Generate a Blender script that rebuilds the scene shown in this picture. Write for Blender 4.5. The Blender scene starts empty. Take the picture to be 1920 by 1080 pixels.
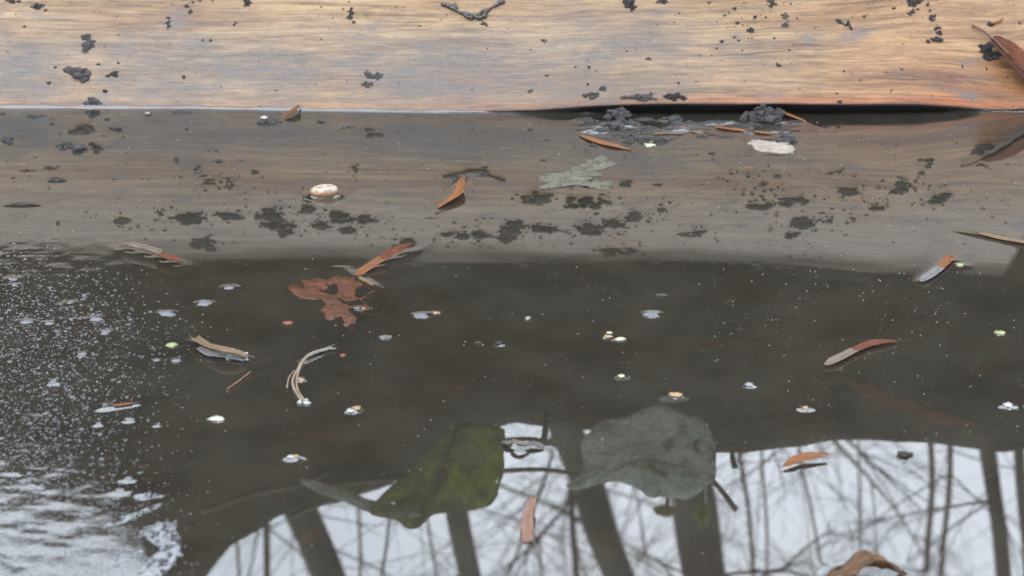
import bpy, bmesh, math, random
import numpy as np
from mathutils import Vector, noise as mnoise

random.seed(7); RNG = np.random.default_rng(7)
S = bpy.context.scene
C = S.collection

# ------------------------------------------------------------------ camera
DEP = math.radians(20.0); DIST = 1.30; FPX = 3850.0
CAM = Vector((0, -DIST*math.cos(DEP), DIST*math.sin(DEP)))
cd = bpy.data.cameras.new('camera'); cam = bpy.data.objects.new('camera', cd); C.objects.link(cam)
cam.location = CAM; cam.rotation_euler = (math.pi/2-DEP, 0, 0)
cd.sensor_width = 36; cd.lens = 36*FPX/1920; cd.clip_start = 0.02; cd.clip_end = 400
cd.dof.use_dof = True; cd.dof.focus_distance = DIST*1.06; cd.dof.aperture_fstop = 15.5
S.camera = cam
# ------------------------------------------------------------------ sky, sun, exposure
w = bpy.data.worlds.new('World'); S.world = w; w.use_nodes = True
nt = w.node_tree; nt.nodes.clear()
sky = nt.nodes.new('ShaderNodeTexSky'); sky.sky_type = 'NISHITA'; sky.sun_disc = False
SUN_EL, SUN_AZ = math.radians(52), math.radians(205)
sky.sun_elevation = SUN_EL; sky.sun_rotation = SUN_AZ
sky.air_density = 1.2; sky.dust_density = 4.0
mx = nt.nodes.new('ShaderNodeMix'); mx.data_type = 'RGBA'; mx.inputs[0].default_value = 0.86
nt.links.new(sky.outputs[0], mx.inputs[6]); cn = nt.nodes.new('ShaderNodeTexNoise'); cn.inputs['Scale'].default_value = 5.0; cn.inputs['Detail'].default_value = 5
cr = nt.nodes.new('ShaderNodeValToRGB'); cr.color_ramp.elements[0].position = .3; cr.color_ramp.elements[1].position = .7   # grey and white cloud cover
cr.color_ramp.elements[0].color = (.80, .89, 1.0, 1); cr.color_ramp.elements[1].color = (1.06, 1.14, 1.25, 1)
cs = nt.nodes.new('ShaderNodeVectorMath'); cs.operation = 'SCALE'; cs.inputs['Scale'].default_value = 10.0
tcn = nt.nodes.new('ShaderNodeTexCoord'); nt.links.new(tcn.outputs['Generated'], cn.inputs['Vector']); nt.links.new(cn.outputs[0], cr.inputs[0]); nt.links.new(cr.outputs[0], cs.inputs[0]); nt.links.new(cs.outputs[0], mx.inputs[7])
bg = nt.nodes.new('ShaderNodeBackground'); bg.inputs[1].default_value = 0.10
nt.links.new(mx.outputs[2], bg.inputs[0])
wo = nt.nodes.new('ShaderNodeOutputWorld'); nt.links.new(bg.outputs[0], wo.inputs[0])
sd = bpy.data.lights.new('sun', 'SUN'); sd.energy = 0.6; sd.angle = math.radians(25); sd.color = (1, .95, .88)
sun = bpy.data.objects.new('sun', sd); C.objects.link(sun)
sdir = Vector((math.sin(SUN_AZ)*math.cos(SUN_EL), math.cos(SUN_AZ)*math.cos(SUN_EL), math.sin(SUN_EL)))
sun.rotation_euler = sdir.to_track_quat('Z', 'Y').to_euler(); sun.location = sdir*20
S.view_settings.view_transform = 'Standard'; S.view_settings.look = 'None'
S.view_settings.exposure = 1.85; S.view_settings.gamma = 1
S.render.engine = 'CYCLES'
S.cycles.max_bounces = 8; S.cycles.transparent_max_bounces = 16; S.cycles.use_denoising = True; S.cycles.denoising_prefilter = 'FAST'
S.cycles.sample_clamp_indirect = 6

# ------------------------------------------------------------------ geometry helpers
FW = Vector((0, math.cos(DEP), -math.sin(DEP))); UP = Vector((0, math.sin(DEP), math.cos(DEP)))
def ray(px, py):
    return (FW*FPX + Vector((1, 0, 0))*(px-960) + UP*(540-py)).normalized()
def W(px, py, z=0.0):                      # a point of the photograph that lies on the water (or at height z)
    v = ray(px, py); return CAM + v*((z-CAM.z)/v.z)
def R(px, py, Y):                          # a point seen mirrored in the water, standing at depth Y
    p = W(px, py); v = ray(px, py); v.z = -v.z
    return p + v*((Y-p.y)/v.y)
def PXM(px, py):                           # metres per pixel on the water there
    return (W(px, py)-CAM).length/FPX
def lerp_tab(tab):
    xs = [t[0] for t in tab]; ys = [t[1] for t in tab]
    return lambda x: np.interp(x, xs, ys)
def smooth_tab(tab, n=400, k=25):
    xs = np.linspace(tab[0][0], tab[-1][0], n); ys = np.interp(xs, [t[0] for t in tab], [t[1] for t in tab])
    pad = np.pad(ys, k, mode='edge'); ker = np.hanning(2*k+1); ker /= ker.sum()
    ys = np.convolve(pad, ker, mode='valid')
    return lambda x: np.interp(x, xs, ys)

def link(name, me, mat=None, parent=None):
    o = bpy.data.objects.new(name, me); C.objects.link(o)
    if mat is not None: me.materials.append(mat)
    if parent is not None: o.parent = parent
    return o
def mesh(verts, faces, smooth=True, uvs=None):
    me = bpy.data.meshes.new('mesh'); me.from_pydata([tuple(v) for v in verts], [], faces)
    if uvs is not None:
        uv = me.uv_layers.new(name='UVMap'); idx = np.zeros(len(me.loops), dtype=np.int32)
        me.loops.foreach_get('vertex_index', idx)
        uv.data.foreach_set('uv', np.asarray(uvs, dtype=np.float32)[idx].ravel())
    if smooth: me.polygons.foreach_set('use_smooth', [True]*len(me.polygons))
    me.update(); return me
def tag(o, label, cat, group=None, kind=None):
    if label: o['label'] = label
    if cat: o['category'] = cat
    if group: o['group'] = group
    if kind: o['kind'] = kind
    return o
def empty(name, loc=(0, 0, 0)):
    o = bpy.data.objects.new(name, None); C.objects.link(o); o.location = loc; o.empty_display_size = .01
    return o
def reloc(o, origin):                      # put the origin of a world-space mesh at its base
    o.data.transform(__import__('mathutils').Matrix.Translation(-Vector(origin))); o.location = origin
    return o
def child(o, parent):
    o.parent = parent; o.location = Vector(o.location)-Vector(parent.location); return o
def tube(V, F, pts, rad, n=6, cap=True):
    base = len(V); pts = [Vector(p) for p in pts]
    for i, p in enumerate(pts):
        d = (pts[min(i+1, len(pts)-1)]-pts[max(i-1, 0)]).normalized()
        a = d.cross(Vector((0.13, .31, .94))); a = a.normalized() if a.length > 1e-4 else Vector((1, 0, 0)); b = d.cross(a)
        r = rad[i] if hasattr(rad, '__len__') else rad
        for k in range(n):
            t = 2*math.pi*k/n; V.append(p+a*(r*math.cos(t))+b*(r*math.sin(t)))
    for i in range(len(pts)-1):
        for k in range(n):
            F.append((base+i*n+k, base+i*n+(k+1) % n, base+(i+1)*n+(k+1) % n, base+(i+1)*n+k))
    if cap:
        F.append(tuple(base+k for k in range(n))[::-1]); F.append(tuple(base+(len(pts)-1)*n+k for k in range(n)))
def catmull(pts, m=6, closed=False):
    P = [Vector(p) for p in pts]; out = []; n = len(P)
    for i in range(n if closed else n-1):
        if closed: a, b, c, d = P[i-1], P[i], P[(i+1) % n], P[(i+2) % n]
        else: a, b, c, d = P[max(i-1, 0)], P[i], P[i+1], P[min(i+2, n-1)]
        for k in range(m):
            t = k/m
            out.append(.5*((2*b)+(c-a)*t+(2*a-5*b+4*c-d)*t*t+(3*b-a-3*c+d)*t**3))
    if not closed: out.append(P[-1])
    return out

# ------------------------------------------------------------------ material helpers
class NB:
    def __init__(s, name):
        s.m = bpy.data.materials.new(name); s.m.use_nodes = True; s.t = s.m.node_tree; s.t.nodes.clear()
        s.out = s.t.nodes.new('ShaderNodeOutputMaterial')
    def n(s, typ, ins=None, **kw):
        nd = s.t.nodes.new('ShaderNode'+typ)
        for k, v in kw.items(): setattr(nd, k, v)
        for k, v in (ins or {}).items(): s.set(nd.inputs[k], v)
        return nd
    def set(s, sock, v):
        if isinstance(v, bpy.types.NodeSocket): s.t.links.new(v, sock)
        elif isinstance(v, tuple) and len(v) == 3 and sock.type == 'RGBA': sock.default_value = (*v, 1)
        else: sock.default_value = v
    def mapping(s, src, scale, loc=(0, 0, 0)):
        return s.n('Mapping', {0: src, 'Location': loc, 'Scale': scale}).outputs[0]
    def noise(s, vec, scale, detail=4, rough=.55, dist=0.0):
        return s.n('TexNoise', {'Vector': vec, 'Scale': scale, 'Detail': detail, 'Roughness': rough, 'Distortion': dist}).outputs[0]
    def ramp(s, fac, stops, interp='LINEAR'):
        r = s.n('ValToRGB', {0: fac}); cr = r.color_ramp; cr.interpolation = interp
        while len(cr.elements) < len(stops): cr.elements.new(.5)
        for e, (p, c) in zip(cr.elements, stops):
            e.position = p; e.color = (c, c, c, 1) if not isinstance(c, tuple) else (*c, 1)
        return r.outputs[0]
    def mix(s, f, a, b, blend='MIX'):
        m = s.n('Mix', data_type='RGBA', blend_type=blend); s.set(m.inputs[0], f); s.set(m.inputs[6], a); s.set(m.inputs[7], b)
        return m.outputs[2]
    def math(s, op, a, b=0.0, c=None):
        m = s.n('Math', operation=op); s.set(m.inputs[0], a); s.set(m.inputs[1], b)
        if c is not None: s.set(m.inputs[2], c)
        return m.outputs[0]
    def bump(s, h, strength, dist):
        return s.n('Bump', {'Height': h, 'Strength': strength, 'Distance': dist}).outputs[0]
    def surf(s, sh): s.t.links.new(sh, s.out.inputs[0]); return s.m
def simple(name, c1, c2, scale, rough=.5, bump=.3, bdist=.0008, spec=.5, extra=None):
    b = NB(name); pos = b.n('TexCoord').outputs['Object']
    f = b.noise(pos, scale, 5, .6)
    c1 = tuple(q*.68 for q in c1); c2 = tuple(q*.68 for q in c2)
    col = b.ramp(f, [(.3, c1), (.7, c2)])
    p = b.n('BsdfPrincipled', {'Base Color': col, 'Roughness': rough, 'Specular IOR Level': spec,
                               'Normal': b.bump(b.noise(pos, scale*3, 4), bump, bdist)})
    return b.surf(p.outputs[0])

def wood_material():
    b = NB('weathered_wood'); uv = b.n('UVMap', uv_map='UVMap').outputs[0]
    sep = b.n('SeparateXYZ', {0: uv}); u, v = sep.outputs[0], sep.outputs[1]
    warp = b.noise(b.mapping(uv, (3, 8, 1)), 1, 3)
    uvw = b.n('VectorMath', {0: uv, 1: b.n('CombineXYZ', {1: b.math('MULTIPLY', b.math('SUBTRACT', warp, .5), .012)}).outputs[0]}, operation='ADD').outputs[0]
    g1 = b.noise(b.mapping(uvw, (7, 150, 1)), 1, 6, .65)        # long grain
    g2 = b.noise(b.mapping(uvw, (38, 640, 1), (3, 1, 0)), 1, 5, .7)   # fine fibres
    g3 = b.noise(b.mapping(uvw, (2.5, 26, 1), (9, 4, 0)), 1, 3)
    grain = b.math('ADD', b.math('MULTIPLY', g1, .55), b.math('MULTIPLY', g2, .45))
    col = b.ramp(grain, [(.38, (.042, .024, .013)), (.455, (.112, .072, .038)), (.53, (.172, .118, .064)), (.64, (.25, .188, .116))])
    tone = b.ramp(g3, [(.32, (.70, .52, .40)), (.5, (1, .94, .88)), (.68, (1.18, 1.16, 1.08))])
    col = b.mix(1.0, col, tone, 'MULTIPLY')
    # warm wet end of the board on the right, redder towards the lower edge
    warm = b.n('MapRange', {0: u, 1: .14, 2: .36, 3: 0.0, 4: .8}).outputs[0]
    col = b.mix(b.math('MULTIPLY', warm, b.n('MapRange', {0: v, 1: .085, 2: .01, 3: .1, 4: 1}).outputs[0]), col, b.mix(1.0, col, (1.05, .64, .30), 'MULTIPLY'))
    # grey silt film on the lower part of the face, ragged along the grain
    edge = b.noise(b.mapping(uv, (5, 14, 1), (2, 2, 0)), 1, 6, .65)
    vv = b.math('ADD', v, b.math('MULTIPLY', b.math('SUBTRACT', edge, .5), .085))
    up = b.n('MapRange', {0: vv, 1: .088, 2: .048, 3: 0, 4: 1}).outputs[0]
    lo = b.n('MapRange', {0: vv, 1: -.002, 2: .018, 3: .62, 4: 1}).outputs[0]
    blotch = b.ramp(b.noise(b.mapping(uv, (9, 22, 1), (6, 1, 0)), 1, 6, .68), [(.38, .40), (.56, 1.0)])
    rt = b.n('MapRange', {0: b.math('ADD', u, b.math('MULTIPLY', edge, .12)), 1: .16, 2: .33, 3: 1, 4: .2}).outputs[0]
    streak = b.ramp(b.noise(b.mapping(uvw, (16, 240, 1), (5, 0, 0)), 1, 5, .7), [(.30, .45), (.52, 1)])
    film = b.math('MULTIPLY', b.math('MULTIPLY', b.math('MULTIPLY', up, lo), rt), b.math('MULTIPLY', streak, blotch))
    filmc = b.mix(g2, (.028, .025, .026), (.078, .069, .067))
    col = b.mix(b.math('MULTIPLY', film, .95), col, filmc)
    red = b.n('MapRange', {0: b.math('ADD', v, b.math('MULTIPLY', b.math('SUBTRACT', edge, .5), .02)), 1: .010, 2: .0, 3: 0, 4: .75}).outputs[0]
    col = b.mix(red, col, b.mix(1.0, col, (1.05, .50, .24), 'MULTIPLY'))
    fleck = b.ramp(b.noise(b.mapping(uvw, (70, 1100, 1), (8, 3, 0)), 1, 3, .6), [(.58, 0.0), (.70, .5)])
    col = b.mix(fleck, col, b.mix(1.0, col, (.32, .29, .28), 'MULTIPLY'))
    check = b.ramp(b.noise(b.mapping(uvw, (2.2, 330, 1), (1, 9, 0)), 1, 2, .5), [(.70, 0.0), (.76, .8)])
    col = b.mix(check, col, b.mix(1.0, col, (.30, .25, .22), 'MULTIPLY'))
    upper = b.n('MapRange', {0: v, 1: .09, 2: .15, 3: 0, 4: .5}).outputs[0]
    col = b.mix(upper, col, b.mix(g1, (.13, .115, .102), (.215, .195, .175)))
    # isolated silt blots and dark specks
    blot = b.ramp(b.noise(b.mapping(uv, (22, 45, 1), (1, 7, 0)), 1, 5, .6), [(.56, 0.0), (.68, .7)])
    col = b.mix(blot, col, (.060, .054, .055))
    vor = b.n('TexVoronoi', {'Vector': b.mapping(uv, (120, 190, 1)), 'Scale': 1.0, 'Randomness': 1.0})
    spk = b.math('MULTIPLY', b.ramp(vor.outputs['Distance'], [(.06, 1.0), (.17, 0.0)]), b.ramp(b.noise(b.mapping(uv, (30, 50, 1), (4, 4, 0)), 1, 3), [(.44, 0.0), (.58, .95)]))
    col = b.mix(spk, col, (.02, .017, .016))
    tv = b.math('ADD', v, b.math('MULTIPLY', b.math('SUBTRACT', b.noise(b.mapping(uv, (7, 40, 1), (3, 3, 0)), 1, 6, .7), .5), .075))
    topm = b.n('MapRange', {0: tv, 1: .205, 2: .262, 3: 0, 4: .95}).outputs[0]
    col = b.mix(topm, col, (.012, .010, .008))
    under_shade = b.n('MapRange', {0: v, 1: .0012, 2: -.001, 3: 0, 4: 1}).outputs[0]  # shade of the gap under the board, painted into the wood colour
    col = b.mix(under_shade, col, (.006, .005, .005))
    hgt = b.math('ADD', b.math('MULTIPLY', grain, 1.0), b.math('MULTIPLY', b.noise(b.mapping(uv, (160, 420, 1)), 1, 4), .5))
    rough = b.math('ADD', b.math('ADD', .36, b.math('MULTIPLY', topm, .5)), b.math('MULTIPLY', film, -.06))
    p = b.n('BsdfPrincipled', {'Base Color': col, 'Roughness': rough, 'Specular IOR Level': b.math('MULTIPLY', b.math('SUBTRACT', 1.0, topm), .36), 'Normal': b.bump(hgt, .6, .0014)})
    return b.surf(p.outputs[0])

def water_material():
    b = NB('pond_water'); pos = b.n('TexCoord').outputs['Object']
    dens0 = b.n('Attribute', attribute_name='scum').outputs['Fac']
    wb = b.n('Bump', {'Height': b.noise(b.mapping(pos, (1, 1.3, 1)), 260, 4, .6), 'Strength': b.math('MULTIPLY', dens0, .14), 'Distance': .0012}).outputs[0]
    fr = b.n('Fresnel', {'IOR': 2.05, 'Normal': wb})
    tr = b.n('BsdfTransparent', {0: (.80, .76, .70)})
    gl = b.n('BsdfGlossy', {'Color': (1, 1, 1), 'Roughness': .012, 'Normal': wb})
    m = b.n('MixShader', {0: fr.outputs[0], 1: tr.outputs[0], 2: gl.outputs[0]})
    # suspended silt gives the water itself a dull brown body
    silt = b.n('BsdfDiffuse', {0: b.mix(b.ramp(b.noise(pos, 16, 6, .6), [(.35, 0.0), (.68, 1.0)]), (.040, .036, .028), (.070, .063, .050))})
    m0 = b.n('MixShader', {0: b.math('SUBTRACT', 1.0, fr.outputs[0]), 1: gl.outputs[0], 2: b.n('MixShader', {0: .30, 1: tr.outputs[0], 2: silt.outputs[0]}).outputs[0]})
    # drifting scum and painted grey sky sheen: density painted per vertex, broken into flakes
    dens = b.n('Attribute', attribute_name='scum').outputs['Fac']
    fl = b.noise(b.mapping(pos, (1, 1.4, 1)), 230, 6, .7, .8); fl2 = b.noise(pos, 620, 3, .6)
    f = b.math('ADD', b.math('MULTIPLY', fl, .7), b.math('MULTIPLY', fl2, .3))
    th = b.math('SUBTRACT', f, b.math('SUBTRACT', .78, b.math('MULTIPLY', dens, .42)))
    sc = b.math('MULTIPLY', b.n('MapRange', {0: th, 1: -.03, 2: .17, 3: 0, 4: .74}).outputs[0], b.math('GREATER_THAN', dens, .01))
    scd = b.n('BsdfPrincipled', {'Base Color': b.mix(fl2, (.10, .102, .106), (.20, .205, .213)), 'Roughness': .35, 'Specular IOR Level': .6})
    out = b.n('MixShader', {0: sc, 1: m0.outputs[0], 2: scd.outputs[0]})
    return b.surf(out.outputs[0])

def leaf_material(name, c1, c2, pale=None, rough=.32, trans=0.0, vein=(0.6, .5), tcol=None, holes=False):
    k = .6; c1 = tuple(q*k for q in c1); c2 = tuple(q*k for q in c2)
    if tcol: tcol = tuple(q*1.3 for q in tcol)
    """colour varies along and across the blade (UV: u along, v across -1..1)"""
    b = NB(name); uv = b.n('UVMap', uv_map='UVMap').outputs[0]; sep = b.n('SeparateXYZ', {0: uv}); u, v = sep.outputs[0], sep.outputs[1]
    n1 = b.noise(b.mapping(uv, (3, 3, 1)), 1.3, 5, .6); n2 = b.noise(b.mapping(uv, (10, 22, 1)), 1, 4, .6)
    col = b.mix(b.ramp(n1, [(.32, 0.0), (.68, 1.0)]), c1, c2)
    col = b.mix(b.ramp(n2, [(.38, 0.0), (.66, .9)]), col, b.mix(1.0, col, (.42, .36, .32), 'MULTIPLY'))
    if pale:
        pc, p0, p1 = pale
        f = b.n('MapRange', {0: b.math('ADD', u, b.math('MULTIPLY', b.math('SUBTRACT', n2, .5), .35)), 1: p0, 2: p1, 3: 1, 4: 0}).outputs[0]
        col = b.mix(f, col, pc)
    mid = b.ramp(b.math('ABSOLUTE', v), [(.03, 1.0), (.11, 0.0)])
    side = b.math('ABSOLUTE', b.math('SINE', b.math('ADD', b.math('MULTIPLY', u, 34), b.math('MULTIPLY', b.math('ABSOLUTE', v), -9))))
    vn = b.math('MAXIMUM', mid, b.math('MULTIPLY', b.ramp(side, [(.0, 1.0), (.16, 0.0)]), vein[1]))
    col = b.mix(b.math('MULTIPLY', vn, .5), col, b.mix(1.0, col, (vein[0], vein[0]*.9, vein[0]*.8), 'MULTIPLY'))
    p = b.n('BsdfPrincipled', {'Base Color': col, 'Roughness': rough, 'Specular IOR Level': .25,
                               'Normal': b.bump(b.math('ADD', b.math('MULTIPLY', vn, .7), n2), .8, .0010)})
    sh = p.outputs[0]
    if trans > 0:
        t = b.n('BsdfTranslucent', {0: b.mix(b.math('MAXIMUM', b.math('MULTIPLY', vn, .9), b.ramp(n1, [(.4, 0.0), (.7, .7)])), tcol or c2, c1)})
        sh = b.n('MixShader', {0: trans, 1: sh, 2: t.outputs[0]}).outputs[0]
        if holes:
            pos = b.n('TexCoord').outputs['Object']
            net = b.n('TexVoronoi', {'Vector': b.mapping(pos, (1, 1, 1)), 'Scale': 130.0}, feature='DISTANCE_TO_EDGE').outputs['Distance']
            rot = b.math('MAXIMUM', b.math('MULTIPLY', b.ramp(net, [(.02, 1.0), (.09, 0.0)]), .35), b.ramp(b.noise(pos, 38, 6, .65), [(.5, 0.0), (.66, .8)]))
            dk = b.n('BsdfDiffuse', {0: (.035, .032, .020)})
            sh = b.n('MixShader', {0: rot, 1: sh, 2: dk.outputs[0]}).outputs[0]
            hol = b.math('GREATER_THAN', b.noise(b.mapping(pos, (1, 1, 1), (2, 5, 1)), 46, 4, .6), .69)
            sh = b.n('MixShader', {0: hol, 1: sh, 2: b.n('BsdfTransparent').outputs[0]}).outputs[0]
    return b.surf(sh)

def mud_material(name='wet_mud', c1=(.004, .0036, .0034), c2=(.016, .014, .0135), rough=.16, spec=.42):
    b = NB(name); pos = b.n('TexCoord').outputs['Object']
    f = b.noise(pos, 160, 5, .65)
    p = b.n('BsdfPrincipled', {'Base Color': b.ramp(f, [(.35, c1), (.68, c2)]), 'Roughness': rough, 'Specular IOR Level': spec,
                               'Normal': b.bump(b.noise(pos, 1100, 5, .7), 1.0, .0022)})
    return b.surf(p.outputs[0])
def foam_material(name, alpha, c):
    b = NB(name); pos = b.n('TexCoord').outputs['Object']
    p = b.n('BsdfPrincipled', {'Base Color': c, 'Roughness': .22, 'Specular IOR Level': .7, 'Normal': b.bump(b.noise(pos, 700, 3), .3, .0006)})
    t = b.n('BsdfTransparent')
    return b.surf(b.n('MixShader', {0: alpha, 1: t.outputs[0], 2: p.outputs[0]}).outputs[0])
def bark_material(name, c1, c2, scale=9):
    b = NB(name); pos = b.n('TexCoord').outputs['Object']
    f = b.noise(b.mapping(pos, (1, 1, .25)), scale, 6, .65); g = b.noise(pos, 1.3, 3)
    col = b.mix(b.ramp(g, [(.45, 0.0), (.7, .5)]), b.ramp(f, [(.3, c1), (.7, c2)]), (.045, .055, .022))
    p = b.n('BsdfPrincipled', {'Base Color': col, 'Roughness': .85, 'Normal': b.bump(f, .8, .02)})
    return b.surf(p.outputs[0])

M = dict(
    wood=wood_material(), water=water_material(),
    bed=simple('pond_bed_mud', (.020, .018, .015), (.042, .037, .030), 18, .9),
    soil=simple('dark_earth', (.010, .009, .008), (.026, .022, .018), 12, .95, .8, .01, .1),
    mud=mud_material(), darkmud=mud_material('drying_mud', (.012, .011, .009), (.05, .045, .038), .5, .25), wetmud=mud_material('dripping_mud', (.004, .0036, .0034), (.018, .016, .0155), .12, .85), greymud=mud_material('grey_silt', (.022, .020, .021), (.055, .050, .052), .34),
    bark=bark_material('dark_bark', (.020, .017, .014), (.055, .047, .040)),
    bark2=bark_material('brown_bark', (.06, .045, .035), (.13, .10, .08)),
    foam=foam_material('pale_foam', .45, (.145, .152, .165)), bubble=foam_material('clear_bubble', .36, (.27, .285, .31)),
    froth=foam_material('white_froth', .85, (.24, .25, .265)),
    twig=simple('straw_stalk', (.14, .10, .065), (.28, .21, .14), 90, .45),
    root=simple('black_root', (.012, .011, .011), (.04, .036, .034), 120, .3, .6),
)

# ------------------------------------------------------------------ the board's shape
BETA = math.radians(44.0); cB, sB = math.cos(BETA), math.sin(BETA)
UPS = Vector((0, cB, sB)); NRM = Vector((0, -sB, cB))
_yw = [(-900, 204), (-300, 204), (0, 205), (300, 206), (560, 208.5), (800, 212.5), (1100, 216), (1500, 216.5), (1700, 215), (1800, 212.5), (1920, 209), (2300, 206)]
_zb = [(-900, -5), (-300, -4), (0, -3), (400, -1.6), (560, -.2), (700, .6), (900, 1.6), (1030, 3.2), (1090, 6.6), (1180, 8.2), (1280, 8.4), (1500, 8.4), (1720, 7.4), (1800, 4.6), (1860, 1.0), (1920, -.6), (2300, -4)]
_x = [W(p, y).x for p, y in _yw]; YB = smooth_tab([(x, W(p, y).y) for x, (p, y) in zip(_x, _yw)], k=12)
ZB = smooth_tab([(W(p, 212).x, z*(.0011 if z > 0 else .001)) for p, z in _zb], k=12)
BW = 0.270                                    # width of the board's face
def convex(v): return .006*(1-((v-BW/2)/(BW/2))**2)
def PL(x, v, off=0.0):
    return Vector((x, float(YB(x)), float(ZB(x)))) + UPS*v + NRM*(convex(v)+off)
def plank_xv(px, py, mirrored=False):
    o = CAM.copy(); d = ray(px, py)
    if mirrored: o = W(px, py); d.z = -d.z
    x, v = o.x, .05
    for _ in range(8):
        p0 = PL(x, v); t = (p0-o).dot(NRM)/d.dot(NRM); p = o+d*t
        x = p.x; v = (p-Vector((x, float(YB(x)), float(ZB(x))))).dot(UPS)
    return x, v
XEND = plank_xv(1908, 470, True)[0]
_top = [plank_xv(p, y, True) for p, y in [(-600, 492), (0, 494), (370, 497), (640, 499), (900, 500), (1250, 498), (1500, 508), (1700, 522), (1880, 535), (2200, 540)]]
WF = smooth_tab([(x, v/BW) for x, v in _top], k=16)          # the board's upper edge is not quite parallel to the lower

# ------------------------------------------------------------------ setting: ground with pond hollow and bank
BANK_Y = 1.05
_crest = [(-1500, 1000), (0, 975), (120, 985), (200, 1005), (270, 1050), (325, 1105), (365, 1110), (395, 1065), (440, 1010), (530, 952), (600, 932), (700, 915), (780, 882), (860, 832), (935, 792), (960, 783), (1150, 795), (1290, 835), (1345, 848), (1420, 840), (1510, 833), (1610, 827), (1760, 826), (1920, 829), (2600, 850), (4000, 880)]
_cr = [R(p, y, BANK_Y) for p, y in _crest]
CREST = smooth_tab([(c.x, c.z) for c in _cr], n=1500, k=6)
def build_ground():
    xs = np.unique(np.concatenate([np.linspace(-120, -2.6, 24), np.linspace(-2.6, -.95, 34), np.linspace(-.95, .95, 240), np.linspace(.95, 2.6, 34), np.linspace(2.6, 120, 24)]))
    ys = np.unique(np.concatenate([np.linspace(-120, -3, 24), np.linspace(-3, -.7, 20), np.linspace(-.7, .6, 50), np.linspace(.6, 1.5, 70), np.linspace(1.5, 4, 20), np.linspace(4, 120, 24)]))
    X, Y = np.meshgrid(xs, ys)
    bump = np.zeros_like(X)
    for k in range(40):
        a = RNG.uniform(0, 6.28); f = 2*math.pi/RNG.uniform(.04, .5); bump += .0022*np.sin((X*math.cos(a)+Y*math.sin(a))*f+RNG.uniform(0, 6.28))
    sm = lambda e0, e1, t: (lambda s: s*s*(3-2*s))(np.clip((t-e0)/(e1-e0), 0, 1))
    bed = -.028+bump*.35
    cz = CREST(X)
    rise = sm(.70, BANK_Y, Y); back = 1-.35*sm(BANK_Y, BANK_Y+.8, Y)
    side = np.maximum(sm(2.0, 2.5, np.abs(X)), sm(-2.3, -2.8, Y))
    Z = bed+rise*back*(cz+.028)+bump*2.0*sm(1.15, 1.5, Y)+(1-rise)*side*.12
    Z = np.where(np.hypot(X, Y) > 20, Z+0.0, Z)
    V = np.stack([X, Y, Z], -1).reshape(-1, 3); nx = len(xs); ny = len(ys)
    i, j = np.meshgrid(np.arange(nx-1), np.arange(ny-1)); a = (j*nx+i).ravel()
    F = np.stack([a, a+1, a+nx+1, a+nx], -1).tolist()
    b = NB('earth_and_mud'); pos = b.n('TexCoord').outputs['Object']
    z = b.n('SeparateXYZ', {0: pos}).outputs[2]
    f = b.noise(pos, 22, 6, .65)
    big = b.noise(pos, 7, 5, .6); mudc = b.mix(b.ramp(big, [(.40, 0.0), (.66, .85)]), b.ramp(f, [(.3, (.026, .025, .018)), (.7, (.066, .060, .045))]), b.ramp(f, [(.3, (.050, .030, .014)), (.7, (.098, .060, .030))]))
    soil = b.ramp(f, [(.3, (.008, .007, .006)), (.7, (.022, .019, .015))])
    col = b.mix(b.n('MapRange', {0: z, 1: -.012, 2: .02, 3: 0, 4: 1}).outputs[0], mudc, soil)
    p = b.n('BsdfPrincipled', {'Base Color': col, 'Roughness': .95, 'Specular IOR Level': .1, 'Normal': b.bump(b.noise(pos, 60, 5), .5, .004)})
    o = link('ground', mesh(V, F), b.surf(p.outputs[0])); o['kind'] = 'structure'
    o['label'] = 'dark muddy ground with pond hollow and earth bank'
build_ground()

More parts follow.
